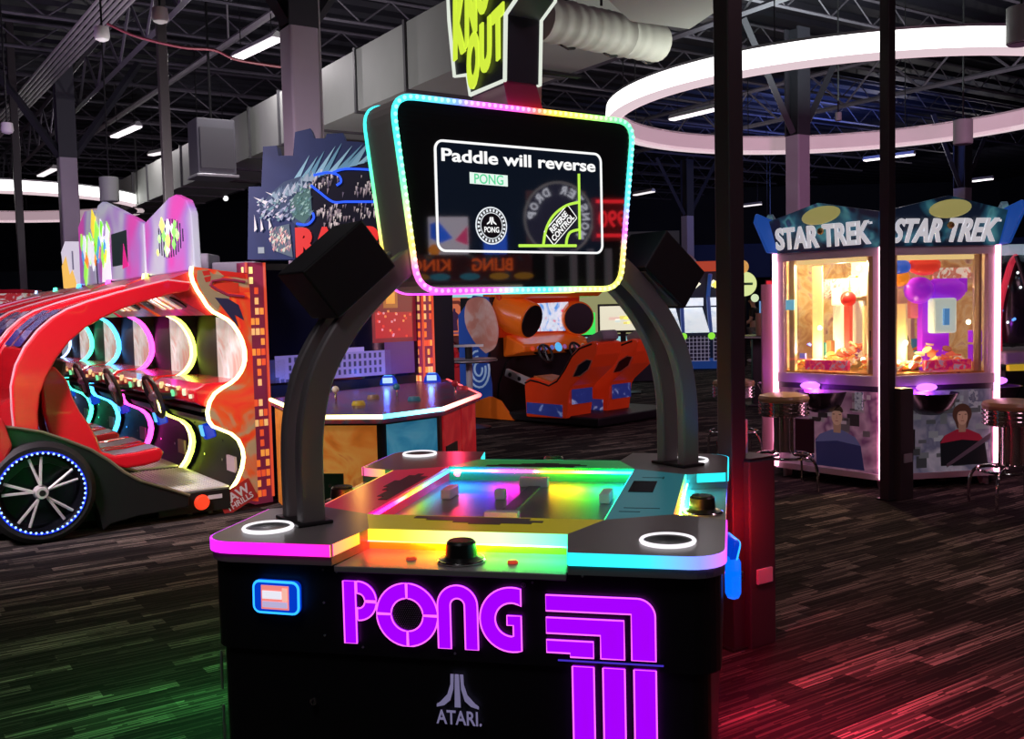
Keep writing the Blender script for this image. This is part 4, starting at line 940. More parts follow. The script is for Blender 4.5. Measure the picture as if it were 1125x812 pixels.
arch_out = cx([(210, 311), (185, 308), (160, 314), (130, 322), (100, 331), (75, 340), (58, 350), (42, 364), (28, 382), (18, 402), (13, 425), (14, 450), (17, 480)])
arch_in = cx([(43, 480), (42, 455), (44, 434), (51, 415), (62, 394), (76, 376), (93, 361), (112, 350), (135, 339), (160, 331), (185, 324), (208, 320)])
fender = cx([(0, 468), (20, 470), (45, 474), (72, 483), (98, 493), (118, 505), (135, 518), (152, 527), (180, 535), (206, 543), (206, 556), (150, 566), (120, 575), (112, 582), (106, 560), (96, 535), (78, 516), (52, 508), (25, 513), (8, 528), (-4, 548), (-30, 548), (-30, 476)], -.05)
bolster = cx([(60, 402), (74, 418), (80, 436), (88, 452), (98, 466), (106, 480), (112, 497), (128, 501), (150, 498), (176, 492), (181, 497), (177, 507), (160, 512), (140, 515), (118, 510), (96, 497), (70, 488), (56, 480), (48, 455), (45, 425), (47, 408)], .12)
HEADP = ramp_print('header_print', [(0, (.12, .0, .01)), (.45, (.35, .01, .02)), (.6, (.55, .02, .03)), (1, (.6, .08, .05))], 5, .3)
SIDEP = ramp_print('flame_print', [(0, (.30, .20, .10)), (.38, (.42, .30, .16)), (.47, (.75, .10, .02)), (.58, (.85, .03, .02)), (.7, (.95, .28, .02)), (.85, (.10, .02, .06)), (1, (.85, .45, .1))], 2.4, .35, .22)
SCRP = ramp_print('race_screen', [(0, (.45, .05, .04)), (.4, (.6, .35, .28)), (.5, (.62, .6, .55)), (.62, (.75, .75, .72)), (.8, (.5, .15, .1)), (1, (.15, .12, .1))], 2.2, .2, .6)
MARQP = ramp_print('marquee_print', [(0, (.8, .03, .25)), (.38, (.55, .07, .38)), (.46, (.32, .18, .5)), (.53, (.42, .45, .52)), (.60, (.36, .36, .52)), (.72, (.38, .08, .45)), (1, (.8, .05, .3))], 1.0, .3, .5, 1.5, .25)
DARKP = mat('panel_black', (.008, .008, .009), .5)
WINP = mat('arch_window', (.06, .035, .30), .2, coat=.5)
neons = [((1, .88, .28), (.75, 1, .08)), ((1, .9, .25), (1, .05, .55)), ((1, .04, .6), (.05, .35, 1)), ((.05, .7, 1), (.05, 1, .5)), ((.05, 1, .55), (.3, .5, 1))]
clabels = ['nearest red driving game, with the big blue-lit wheel and yellow neon edges', 'second red driving game of the row, with yellow and pink neon edges',
           'third red driving game of the row, between pink and blue neon edges', 'fourth red driving game of the row, with blue and green neon edges', 'farthest red driving game of the row, with green and blue neon edges']
# shared meshes, built once with the first car and reused
def car(idx):
    o_ = CF.o + ROW*(UW*idx); T = thing('driving_game', clabels[idx], 'arcade game', o_, CFY, 'row of red driving games')
    if idx == 0:
        for y in (0, 1.30):
            s = MB().prism(side_poly, 'y', y, y+.045, 0).build('side_panel', SIDEP if y == 0 else DARKP, T)
        lo = [(a+.035, b) for a, b in nz[22:]]
        MB().prism(lo + [(XF, lo[-1][1]), (XF, lo[0][1])], 'y', .045, 1.30).build('lower_front', DARKP, T, smooth=True)
        mb = MB(); [mb.cyl((a+.035, y, b), (a+.028, y, b), .012, n=8) for a, b in nz[25:30:2] for y in (.12, .62, 1.1)]; mb.build('bolts', CHROME, T)
        MB().box(nz[29][0]+.0, nz[29][0]+.02, .22, .42, nz[30][1]+.03, nz[30][1]+.16).build('notice', mat('notice_pale', (.5, .38, .36), .5), T)
        # sloping header with speakers and gauges
        h = nz; z0 = nz[6][1]-.03
        MB().prism([(nz[0][0]-.28, 1.84), (-.13, z0), (XF, z0), (XF, 1.93), (nz[0][0], 1.95)], 'y', .045, 1.30).build('header', HEADP, T)
        e = Vector((-.13-(nz[0][0]-.28), 0, z0-1.84)); a = Vector((nz[0][0]-.28, 0, 1.84)); nn = Vector((e.z, 0, -e.x)).normalized()
        if nn.x > 0: nn = -nn
        for y in (.2, 1.12):
            c = a+e*.55+Vector((0, y, 0)); MB().cyl(c, c+nn*.012, .075, n=20).build('speaker', BLACK, T)
            c = a+e*.15+Vector((0, y+.0, 0)); MB().cyl(c, c+nn*.05, .035, .02, n=12).build('green_lamp', glow('lamp_green', (.05, .9, .25), .9), T, smooth=True)
        for y in (.40, .62, .85):
            c = a+e*.45+Vector((0, y, 0))+nn*.004; MB().obox(c, (e.length*.6, .11, .012), Matrix(((e.normalized().x, 0, nn.x), (0, 1, 0), (e.normalized().z, 0, nn.z)))).build('gauge_panel', ramp_print('gauge_print', [(0, (.05, .05, .4)), (.4, (.75, .7, .7)), (.55, (.8, .5, .1)), (.7, (.1, .2, .7)), (1, (.5, .05, .1))], 9, .3, .4), T)
        # screen
        MB().box(XF-.05, XF, .05, 1.30, nz[19][1], z0).build('screen_bezel', DARKP, T)
        MB().box(XF-.058, XF-.05, .06, .70, nz[18][1]+.0, z0-.02).build('screen', SCRP, T)
        # dash, wheel
        dz = nz[17][1]
        MB().prism([(XF-.05, 1.06), (-.16, 1.05), (-.25, 1.0), (-.24, .90), (-.14, .85), (XF-.05, .85)], 'y', .05, 1.295).build('dashboard', RED, T, bev=.02)
        MB().box(-.20, XF-.06, .045, 1.30, .825, .85).build('dash_lip', DARKP, T)
        rg = random.Random(5)
        for k in range(7):
            MB().cyl((-.235, .14+.165*k, .95+.025*(k % 3)), (-.262, .14+.165*k, .95+.025*(k % 3)), .018+.012*(k % 2), n=10, col=rg.choice([(1, .7, .3), (1, .45, .2), (.9, .9, .6), (.2, .9, .4)])).build('dash_light', attr_glow('dash_glow', 1.0), T)
        c = Vector((-.40, .66, .93)); tl = Matrix.Rotation(rad(72), 3, 'Y')
        w = MB().tube([c+tl @ Vector((.18*math.cos(k*PI/14), .18*math.sin(k*PI/14), 0)) for k in range(28)], .019, 8, True).build('steering_wheel', mat('wheel_grip', (.02, .02, .02), .4), T, smooth=True)
        mb = MB()
        for k in range(3): mb.tube([c, c+tl @ Vector((.17*math.cos(k*2*PI/3+.5), .17*math.sin(k*2*PI/3+.5), 0))], .016, 6)
        mb.build('spokes', STEEL, w); MB().tube([c, (-.2, .66, .92)], .03, 10).build('steering_column', DARKP, w); MB().sph(c, .045, 0, 10).build('hub', mat('hub_lilac', (.4, .3, .45), .3), w, smooth=True)
        # reader on the near column
        m_ = MB().obox((-.06, .33, .64), (.10, .06, .13), Euler((0, rad(-12), 0)).to_matrix()).build('card_reader', mat('reader_body', (0, .01, .06), .3), T, bev=.015); lamp('POINT', CF.m @ Vector((-.2, .33, .66)) + ROW*(UW*idx), .8, (.02, .1, 1), .02); MB().obox((-.115, .33, .645), (.02, .05, .09), Euler((0, rad(-12), 0)).to_matrix()).build('reader_screen', glow('reader_cyan', (.1, .5, 1), 1.2), m_)
        # arch (roof shell) with windows
        N = len(arch_in); mb = MB(); poly = arch_out + arch_in
        mb.prism(poly, 'y', .0, .10); mb.build('roof_arch', RED, T, bev=.012)
        mb = MB(); mb.prism([(x, z-.02) for x, z in arch_out] + [(x+.015, z+.04) for x, z in arch_in], 'y', .10, 1.1); mb.build('roof_shell', mat('red_roof', (.50, .006, .012), .25, coat=.4), T)
        MB().prism(poly, 'y', 1.1, 1.2).build('roof_arch', RED, T, bev=.012)
        for y0_, y1_ in ((.2, .54), (.64, .98)):
            pts = arch_out[5:9]; mb = MB()
            for k in range(len(pts)-1):
                (xa, za), (xb, zb) = pts[k], pts[k+1]; mb.add([(xa-.006, y0_, za+.004), (xb-.006, y0_, zb+.004), (xb-.006, y1_, zb+.004), (xa-.006, y1_, za+.004)], [(0, 1, 2, 3)])
            mb.build('roof_window', WINP, T)
        MB().tube([(x-.004, .02, z+.004) for x, z in arch_out], .008, 5).build('edge_stripe', mat('pale_pink', (.75, .45, .5), .3), T)
        # seats
        for y in (.13, .67):
            b_ = MB().prism(bolster, 'y', y, y+.09).prism(bolster, 'y', y+.41, y+.5).build('seat_shell', RED, T, bev=.02)
            MB().prism([(x+.02, z-.01) for x, z in bolster[1:11]] + [(x-.1, z-.05) for x, z in bolster[10:0:-1]], 'y', y+.09, y+.41).build('seat_pad', mat('seat_blue_grey', (.12, .14, .2), .45), b_)
            hp = bolster[0]; MB().obox((hp[0]+.03, y+.25, hp[1]-.06), (.12, .3, .2), Euler((0, rad(15), 0)).to_matrix()).build('headrest', DARKP, b_, bev=.03)
        # rear fender, bumper, platform
        MB().prism(fender, 'y', -.10, .08).build('fender', mat('fender_black', (.012, .013, .014), .3), T, bev=.01)
        MB().tube([(x, -.11, z) for x, z in fender[0:10]], .012, 5).build('fender_edge', mat('fender_trim', (.25, .22, .14), .35, .4), T)
        bp_ = cx([(-10, 455), (3, 460), (14, 490), (6, 508), (-4, 518), (-30, 520), (-30, 456)], -.13); MB().prism(bp_, 'y', -.15, .0).build('tail_panel', mat('tail_red', (.6, .02, .03), .25, coat=.5), T, bev=.02)
        MB().box(-1.95, -.05, .1, 1.20, .06, .2).build('platform', DARKP, T, bev=.01)
        MB().box(-2.2, -1.35, .1, 1.20, .2, .62).build('rear_body', mat('fender_black', (.012, .013, .014), .3), T, bev=.03)
        mb = MB().box(-.62, .0, .06, 1.29, .2, .212); [mb.box(-.62+.03*k, -.605+.03*k, .07, 1.28, .212, .217) for k in range(20)]; mb.build('tread_plate', mat('tread_plate', (.72, .72, .66), .4, .1), T)
        MB().box(-.58, -.02, -.012, .05, .04, .2).build('kick_panel', DARKP, T)
        q = CF.on(222, 552, 'y', -.013); l_ = MB().cyl((q.x, -.012, q.z), (q.x, -.04, q.z), .062, .05, n=20).build('red_lamp', mat('lamp_red', (.6, .03, .01), .3, emit=(1, .06, .02), es=.9), T, smooth=True)
        q = CF.on(237, 545, 'y', -.013); MB().box(q.x-.06, q.x+.05, -.02, -.012, q.z-.02, q.z+.012).build('plate', WHITE, T)
        # sticker
        q0, q1 = CF.on(262, 546, 'y', -.003), None
        tx, ty = Vector((math.cos(.45), 0, math.sin(.45))), Vector((-math.sin(.45), 0, math.cos(.45))); cq = Vector((q0.x-.01, -.004, q0.z))
        st = MB().prism3([cq+tx*a+ty*b for a, b in ((-.15, -.09), (.15, -.09), (.15, .09), (-.15, .09))], (0, -.002, 0)).build('sticker', mat('sticker_red', (.45, .03, .03), .4), T)
        text('RAW', 'sticker_text', WHITE, st, basis(cq+ty*.025+Vector((0, -.003, 0)), tx, ty), .24, .08, .03, .001); text('THRILLS', 'sticker_text', WHITE, st, basis(cq-ty*.045+Vector((0, -.003, 0)), tx, ty), .24, .05, .02, .001)
        # dragon-like streaks and hook loop on the side print
        hk = cx([(268, 326), (250, 324), (238, 318), (231, 313), (233, 309), (245, 307), (258, 308), (269, 310)], -.004)
        MB().tube([(a, -.006, b) for a, b in hk], .012, 5).build('printed_loop', mat('loop_maroon', (.35, .03, .08), .4), T)
        for pts, nm_, c_ in (([(217, 297), (228, 296), (234, 301), (247, 303), (236, 309), (231, 316), (240, 322), (252, 325), (252, 336), (243, 333), (239, 340), (229, 331), (220, 317), (216, 306)], 'printed_field', (.36, .30, .16)), ([(222, 298), (230, 297), (231, 302), (224, 303)], 'printed_patch', (.6, .03, .02)), ([(224, 305), (232, 303), (231, 309), (226, 310)], 'printed_patch', (.55, .03, .02)), ([(238, 297), (268, 300), (270, 306), (246, 303)], 'printed_patch', (.8, .03, .02)), ([(236, 309), (262, 311), (262, 322), (242, 320), (236, 316)], 'printed_patch', (.75, .05, .02))):
            MB().prism(cx(pts, -.002), 'y', -.004 if nm_ == 'printed_patch' else -.003, -.001).build(nm_, mat(nm_ + '%d' % int(c_[0]*100), c_, .4), T)
        for pts in ([(236, 327), (250, 345), (262, 360), (258, 346), (268, 352), (262, 335), (250, 328)],): MB().prism(cx(pts, -.003), 'y', -.005, -.003).build('printed_claw', mat('claw_navy', (.03, .03, .08), .4), T)
        # wheel with lit rim
        wc = CF.on(46.5, 547, 'y', -.16); Rm = Matrix.Rotation(rad(90), 3, 'X'); wr = .365
        c = Vector((wc.x, -.05, wr)); 
        w_ = MB().lathe([(.27, -.11), (.33, -.12), (wr, -.085), (wr, .085), (.33, .12), (.27, .11)], c, 40, 0, Rm, cap=False).build('rear_wheel', mat('tyre', (.012, .012, .013), .6), T, smooth=True)
        MB().lathe([(.30, .108), (.302, .118), (.285, .122), (.27, .112), (.255, .05), (.24, .0), (.001, .0)], c, 40, 0, Rm, cap=False).build('rim', mat('rim_black', (.012, .013, .02), .25, .5), w_, smooth=True)
        mb = MB(); 
        for k in range(5):
            for s in (-.16, .16):
                an = 2*PI*k/5+PI/2+.12; p0 = c+Vector((.05*math.cos(an), -.10, .05*math.sin(an))); p1 = c+Vector((.255*math.cos(an+s), -.085, .255*math.sin(an+s))); mb.tube([p0, p1], .011, 5)
        mb.build('spokes', mat('spoke_metal', (.75, .72, .70), .35, .2), w_); MB().cyl(c+Vector((0, -.06, 0)), c+Vector((0, -.125, 0)), .055, .04, n=14).build('hub_cap', mat('spoke_metal', (.75, .72, .70), .35, .2), w_, smooth=True)
        MB().cyl(c+Vector((0, -.122, 0)), c+Vector((0, -.128, 0)), .022, n=14).build('hub_badge', DARKP, w_)
        mb = MB()
        for k in range(50): an = 2*PI*k/50; mb.sph(c+Vector((.285*math.cos(an), -.122, .285*math.sin(an))), .0085, 0, 6, (.25, .45, 1))
        mb.build('rim_led', attr_glow('rim_led', 3.0), w_); MB().tube([c+Vector((.292*math.cos(k*PI/24), -.115, .292*math.sin(k*PI/24))) for k in range(48)], .010, 5, True).build('rim_glow', glow('rim_blue', (.0, .03, .9), .9), w_)
        for k in ((-1.75, .15), (-.15, .15), (-.3, .2)): MB().cyl((k[0], k[1]-.06, 0), (k[0], k[1]-.06, .06), .022, .012, n=8).build('levelling_foot', STEEL, T)
        # tall marquee, two lobes
        xm = -.22
        def lobe(y, z): return (xm, y, z)
        mp = [(.0, 1.955), (.03, 2.40), (.14, 2.51), (.42, 2.58), (.60, 2.575), (1.0, 2.50), (1.38, 2.43), (1.38, 1.955)]
        mq = MB().prism([(a, b) for a, b in mp], 'x', xm, xm+.06).build('marquee', MARQP, T, bev=.01)
        rg = random.Random(9); mb = MB()
        cyl_ = [(.62+.40*math.cos(a_*PI/12), 2.24+.17*math.sin(a_*PI/12)) for a_ in range(24)]
        for k in range(22):
            y0_ = .24+k*.034; hgt = .16*math.sqrt(max(0, 1-((y0_-.62)/.40)**2))
            if k % 2 == 0: mb.prism([(y0_, 2.24-hgt), (y0_+.02, 2.24-hgt), (y0_+.02, 2.24+hgt), (y0_, 2.24+hgt)], 'x', xm-.004, xm, 0, (.02, .015, .05))
        for k in range(16):
            y0_, z0_ = .62+rg.gauss(0, .17), 2.25+rg.gauss(0, .05); s_ = rg.uniform(.03, .08); mb.prism([(y0_-s_, z0_), (y0_, z0_-s_*.8), (y0_+s_, z0_+s_*.2), (y0_+s_*.1, z0_+s_)], 'x', xm-.006-.0002*k, xm-.002, 0, rg.choice([(.25, .9, .15), (.45, 1, .3), (.9, .95, .8), (.85, .9, .2), (.8, .95, .9)]))
        mb.build('marquee_art', attr_paint('marquee_art', .3, .75), mq)
        car.proto = T
    else:
        def cp(o, par):
            c = o.copy(); C.objects.link(c); c.parent = par
            for ch in o.children:
                if not ch.name.startswith('neon'): cp(ch, c)
        for ch in list(car.proto.children):
            if not ch.name.startswith(('neon', 'sticker', 'marquee')): cp(ch, T)
        if idx == 1:      # one wide board over the second and third cars
            xm = -.22; mp = [(.03, 1.96), (.03, 2.43), (.30, 2.50), (1.0, 2.66), (1.55, 2.78), (1.75, 2.76), (1.9, 2.66), (1.95, 2.62), (2.05, 2.74), (2.4, 2.76), (2.75, 2.62), (2.78, 1.96)]
            mq = MB().prism(mp, 'x', xm, xm+.06).build('marquee', MARQP, T, bev=.01); rg = random.Random(31); mb = MB()
            mb.prism([(.62, 2.10), (1.22, 2.10), (1.22, 2.42), (.62, 2.42)], 'x', xm-.004, xm, 0, (.012, .02, .022)); mb.prism([(.60, 2.08), (.82, 2.06), (.74, 2.3)], 'x', xm-.006, xm, 0, (.55, .02, .2))
            mb.prism([(1.88, 1.95), (1.92, 1.95), (1.98, 2.62), (1.92, 2.62)], 'x', xm-.005, xm, 0, (.03, .02, .06)); mb.prism([(1.3, 1.96), (1.7, 1.96), (1.6, 2.42), (1.32, 2.44)], 'x', xm-.003, xm, 0, (.8, .82, .85))
            for k in range(26):
                y0_ = rg.uniform(1.35, 2.6); z0_ = 2.28+rg.gauss(0, .12)-.1*(y0_-2); s_ = rg.uniform(.05, .14); mb.prism([(y0_-s_, z0_+s_*.4), (y0_, z0_-s_*1.3), (y0_+s_*.7, z0_-s_*.3), (y0_+s_*.1, z0_+s_*1.2)], 'x', xm-.007-.0003*k, xm-.003, 0, rg.choice([(.2, .85, .05), (.35, .95, .1), (.95, .75, .05), (.95, .3, .05), (.85, .88, .9), (.1, .35, .7), (.8, .85, .9)]))
            mb.build('marquee_art', attr_paint('marquee_art', .3, .75), mq)
    MB().box(-.30, -.24, .56, .70, 1.79, 1.83).build('cabin_fill', glow('cabin_fill', (1, .85, .8), 1.2), T); lamp('POINT', CF.m @ Vector((-.42, .6, 1.72)) + ROW*(UW*idx), 7, (1, .85, .8), .02)  # fill lamp added under the roof to brighten the dark seats
    for y, col, k in ((-.004, neons[idx][0], 0), (1.349, neons[idx][1], 1)):
        MB().tube([(x-.008, y+(.02 if k == 0 else -.02), z) for x, z in nz], .02, 6, False, [col]*len(nz)).build('neon_edge', attr_glow('neon_edge', 5.0), T, smooth=True)
    return T
for i in range(5): car(i)
# ================================================================ ORANGE TWO-SEAT RACER
OY = math.atan2(-.69, .72); OF = Frame(.30, 13.35, 0)
OFr = Frame(-.30, 13.9, OY)                                    # x towards the players, y along the cabinet's width (away from the viewer)
O_ = thing('racing_game', 'orange twin-seat racing cabinet with two round black speakers, seen under the overhead screen', 'arcade game', OFr.o, OY)
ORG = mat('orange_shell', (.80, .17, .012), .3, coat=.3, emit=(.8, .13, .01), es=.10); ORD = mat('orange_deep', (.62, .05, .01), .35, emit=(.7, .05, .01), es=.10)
def o_xz(pts, y): return OFr.xz(pts, y)
def o_yz(pts, x): return OFr.yz(pts, x)
# left side panel, blue with pale swirl, and peach shoulder
sp_ = o_yz([(513, 462), (516, 420), (519, 380), (526, 345), (540, 330), (560, 330), (560, 462)], 0.0)
MB().prism([(-.62, .02), (.02, .02), (.02, .5), (-.06, .9), (.05, 1.25), (.0, 1.75), (-.3, 1.78), (-.62, 1.5)], 'y', -.03, 0).build('side_panel', mat('side_blue', (.02, .08, .36), .35, emit=(.02, .06, .35), es=.25), O_)
mb = MB()
for r in (.22, .15, .08):
    mb.tube([(-.22+r*math.cos(a*PI/10), -.034, .72+r*1.2*math.sin(a*PI/10)) for a in range(5, 22)], .016, 5)
mb.build('swirl_print', mat('swirl_pale', (.45, .6, .8), .4, emit=(.4, .55, .8), es=.3), O_)
MB().prism([tuple(q_.xy) for q_ in smooth_path([(-.05, .95, 0), (.14, 1.05, 0), (.2, 1.3, 0), (.1, 1.6, 0), (-.1, 1.75, 0), (-.4, 1.7, 0), (-.46, 1.4, 0), (-.28, 1.12, 0), (-.05, .95, 0)], 4)[:-1]], 'y', -.05, -.03).build('shoulder_print', ramp_print('peach_print', [(0, (.5, .12, .10)), (.45, (.62, .25, .2)), (.6, (.7, .45, .42)), (1, (.6, .5, .6))], 2.2, .35, .15), O_)
MB().prism([(-.3, .02), (.45, .02), (.2, .28), (.0, .34), (-.3, .25)], 'y', -.04, .0).build('toe_print', ORG, O_)
# front: dark knee well with round sides, orange dash, screen, hood
fr = lambda pts, x=.0: o_yz(pts, x)
well = fr([(540, 462), (537, 430), (540, 405), (552, 388), (572, 380), (625, 374), (655, 372), (668, 400), (668, 455)], .02)
W1 = 1.95
MB().box(-.6, 0.0, 0, W1, .03, 1.75).build('cabinet_body', mat('cab_black', (.008, .008, .01), .5), O_)
MB().prism([(.08, .03), (.14, .5), (.3, .80), (.55, .92), (W1-.45, .92), (W1-.2, .78), (W1-.06, .5), (W1-.04, .03)], 'x', .0, .03).build('knee_panel', mat('knee_black', (.005, .005, .006), .6), O_)
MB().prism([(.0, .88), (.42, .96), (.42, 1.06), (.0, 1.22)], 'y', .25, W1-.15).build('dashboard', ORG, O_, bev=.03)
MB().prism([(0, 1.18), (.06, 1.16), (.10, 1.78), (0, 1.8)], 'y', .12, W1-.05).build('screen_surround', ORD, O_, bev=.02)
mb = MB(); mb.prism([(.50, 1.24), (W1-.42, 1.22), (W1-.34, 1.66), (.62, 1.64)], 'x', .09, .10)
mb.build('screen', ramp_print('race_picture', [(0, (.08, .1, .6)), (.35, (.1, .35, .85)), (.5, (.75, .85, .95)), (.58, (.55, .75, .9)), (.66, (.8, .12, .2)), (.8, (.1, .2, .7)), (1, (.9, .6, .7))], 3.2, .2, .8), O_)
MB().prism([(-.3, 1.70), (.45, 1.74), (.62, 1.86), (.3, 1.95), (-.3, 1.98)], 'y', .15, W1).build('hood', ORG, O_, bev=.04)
MB().prism([(.30, 1.80), (.63, 1.84), (.63, 1.88), (.3, 1.9)], 'y', .55, W1-.5).build('hood_badge', mat('hood_dark', (.05, .03, .02), .3), O_)
bd = Vector((.9, .12, -.28)).normalized()
for y, z, bd, l_ in ((.36, 1.50, bd, .36), (W1-.22, 1.42, Vector((.85, -.42, -.08)).normalized(), .20)):
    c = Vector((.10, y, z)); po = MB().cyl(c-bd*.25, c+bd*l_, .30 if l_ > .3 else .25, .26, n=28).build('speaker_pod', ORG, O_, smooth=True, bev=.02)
    MB().cyl(c+bd*l_, c+bd*(l_+.012), .235, n=28).build('speaker_cone', mat('cone_black', (.006, .006, .008), .4), po)
mb = MB(); rg = random.Random(3)
for k in range(9): mb.cyl((.425, .42+.14*k, 1.0), (.44, .42+.14*k, 1.005), .035 if k != 4 else .07, n=12, col=[(.5, .05, .02), (.1, .1, .35), (.1, .1, .3), (.1, .15, .5), (.1, .55, 1), (.25, .1, .3), (.35, .1, .1), (.3, .1, .2), (.3, .15, .1)][k])
mb.build('dash_buttons', attr_paint('dash_buttons', .3, .7), O_)
for y in (.62, 1.30):
    c = Vector((.50, y, .93)); tl = Matrix.Rotation(rad(65), 3, 'Y')
    w = MB().tube([c+tl @ Vector((.13*math.cos(k*PI/12), .13*math.sin(k*PI/12), 0)) for k in range(24)], .02, 6, True).build('steering_wheel', mat('wheel_grip', (.02, .02, .02), .4), O_, smooth=True); MB().tube([c, (.3, y, .95)], .04, 8).tube([c+tl @ Vector((-.12, 0, 0)), c+tl @ Vector((.12, 0, 0))], .02, 5).build('wheel_hub', mat('wheel_grip', (.02, .02, .02), .4), w)
MB().obox((.55, .05, .60), (.62, .06, .12), Euler((0, rad(16), 0)).to_matrix()).build('seat_rail', mat('rail_white', (.6, .6, .62), .35, .3), O_, bev=.02)
o = MB(); [o.cyl((.36+.18*k, .015, .655-.052*k), (.36+.18*k, .005, .655-.052*k), .03, n=10) for k in range(3)]; o.build('rail_holes', BLACK, O_)
MB().box(.35, 1.95, -.02, 1.75, .02, .14).build('floor_base', mat('cab_black', (.008, .008, .01), .5), O_, bev=.02)
# seats: shell, pads, badge panels
PLQ = OFr.i @ atz(594, 467, 0); ys = PLQ.y; 
seat = OFr.xz([(578, 458), (576, 425), (577, 418), (583, 415), (592, 417), (603, 421), (612, 416), (620, 404), (628, 389), (637, 380), (650, 375), (656, 377), (655, 390), (648, 404), (637, 415), (628, 424), (625, 430), (623, 452), (622, 460)], ys)
mx_ = min(p[0] for p in seat); 
def mkseat(yo):
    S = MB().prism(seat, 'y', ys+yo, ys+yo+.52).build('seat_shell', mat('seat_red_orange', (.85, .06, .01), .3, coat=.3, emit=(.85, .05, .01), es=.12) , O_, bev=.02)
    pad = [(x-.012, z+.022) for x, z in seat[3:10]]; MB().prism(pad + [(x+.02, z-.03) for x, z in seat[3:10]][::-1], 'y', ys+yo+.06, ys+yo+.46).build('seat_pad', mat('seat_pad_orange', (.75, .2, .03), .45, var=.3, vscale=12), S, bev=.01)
    MB().tube([(x, ys+yo-.004, z-.035) for x, z in seat[2:11]], .012, 5).build('piping', BLACK, S)
    bx = [(a, b) for a, b in OFr.xz([(579, 454), (579, 442), (618, 445), (618, 459)], ys)]
    PB = ramp_print('seat_badge', [(0, (.02, .03, .20)), (.55, (.03, .05, .3)), (.66, (.3, .4, .8)), (.78, (.7, .7, .85)), (1, (.2, .1, .2))], 5, .35, .3)
    MB().prism(bx, 'y', ys+yo-.008, ys+yo).build('badge_panel', PB, S); xr_ = max(seat[16][0], seat[17][0])+.004; MB().prism([(ys+yo+.05, .30), (ys+yo+.47, .30), (ys+yo+.47, .56), (ys+yo+.05, .56)], 'x', xr_, xr_+.01).build('badge_panel', PB, S)
    el = OFr.xz([(630, 414), (636, 401), (645, 395), (651, 396), (647, 406), (638, 413)], ys); MB().prism(el, 'y', ys+yo-.01, ys+yo).build('oval_badge', mat('oval_dark', (.01, .01, .03), .3), S); MB().tube([(x, ys+yo-.012, z) for x, z in el], .01, 5, True).build('oval_rim', mat('oval_rim', (.8, .3, .2), .4), S)
    hd = [p for p in seat[8:12]]; c = hd[2]; MB().obox((c[0]-.03, ys+yo+.26, c[1]+.03), (.3, .34, .14), Euler((0, rad(-22), 0)).to_matrix()).build('headrest', mat('headrest_grey', (.3, .3, .32), .5, var=.3), S, bev=.04)
mkseat(0); mkseat(.86)

# ================================================================ SMALLER GAMES AROUND IT
# armoured-robot shooter: tall orange board, red cabin
bq = aty(499, 348, 15.4); fw = Frame(bq.x, 15.4, rad(4)); T = thing('shooting_game', 'tall orange picture board over a red seat cabin, left of the orange racer', 'arcade game', fw.o, fw.yaw)
z0, z1 = (fw.on(499, 369, 'y', 0)).z, fw.on(499, 327, 'y', 0).z; xa, xb = fw.on(483, 348, 'y', 0).x, fw.on(514, 348, 'y', 0).x
MB().box(xa, xb, 0, .5, z0, z1).build('picture_board', mat('board_orange', (.70, .20, .09), .4, emit=(.7, .16, .06), es=.45), T)
MB().box(xa-.10, xa, -.02, .5, z0, z1).build('lit_edge', glow('edge_pale', (.75, .7, .95), .9), T)
mb = MB(); rg = random.Random(8)
cxm, cz = (xa+xb)/2, (z0+z1)/2-.02
mb.prism([(cxm-.03, cz-.2), (cxm+.06, cz-.2), (cxm+.05, cz-.04), (cxm+.09, cz+.04), (cxm+.03, cz+.1), (cxm-.02, cz+.1), (cxm-.06, cz+.04), (cxm-.12, cz+.11), (cxm-.14, cz+.08), (cxm-.07, cz-.02)], 'y', -.006, 0); mb.prism([(cxm-.01, cz+.1), (cxm+.03, cz+.1), (cxm+.025, cz+.15), (cxm-.005, cz+.15)], 'y', -.006, 0)
mb.build('board_figure', mat('figure_ink', (.08, .02, .12), .4), T); MB().box(xa+.06, xb-.04, -.006, 0, z0+.03, z0+.055).build('board_caption', mat('caption_violet', (.3, .15, .4), .4), T)
MB().prism([(xa+.1, z1-.1), (xb-.15, z1-.1), (xb-.02, z1-.26), (xb-.02, z1-.18), (xb-.13, z1-.05), (xa+.1, z1-.05)], 'y', -.004, 0).build('board_band', mat('band_rust', (.35, .06, .03), .4), T)
MB().box(xa-.1, xb+.1, .08, .7, .02, z0).build('cabinet_body', mat('cab_dark_red', (.10, .01, .015), .5), T)
c = fw.xz([(478, 440), (480, 402), (483, 376), (496, 374), (503, 384), (507, 398), (506, 412), (507, 440)], -.5)
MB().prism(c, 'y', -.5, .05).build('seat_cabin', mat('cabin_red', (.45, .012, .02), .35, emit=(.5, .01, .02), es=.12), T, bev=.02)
c2 = fw.xz([(479, 410), (481, 384), (486, 378), (492, 382), (493, 408)], -.505); MB().prism(c2, 'y', -.52, -.5).build('grey_window', mat('window_grey', (.12, .14, .16), .3), T)
MB().tube([(x, -.5, z) for x, z in fw.xz([(498, 386), (503, 388), (504, 402), (498, 404)], -.5)], .03, 6, True).build('red_hoop', mat('cabin_red', (.45, .012, .02), .35), T, smooth=True)
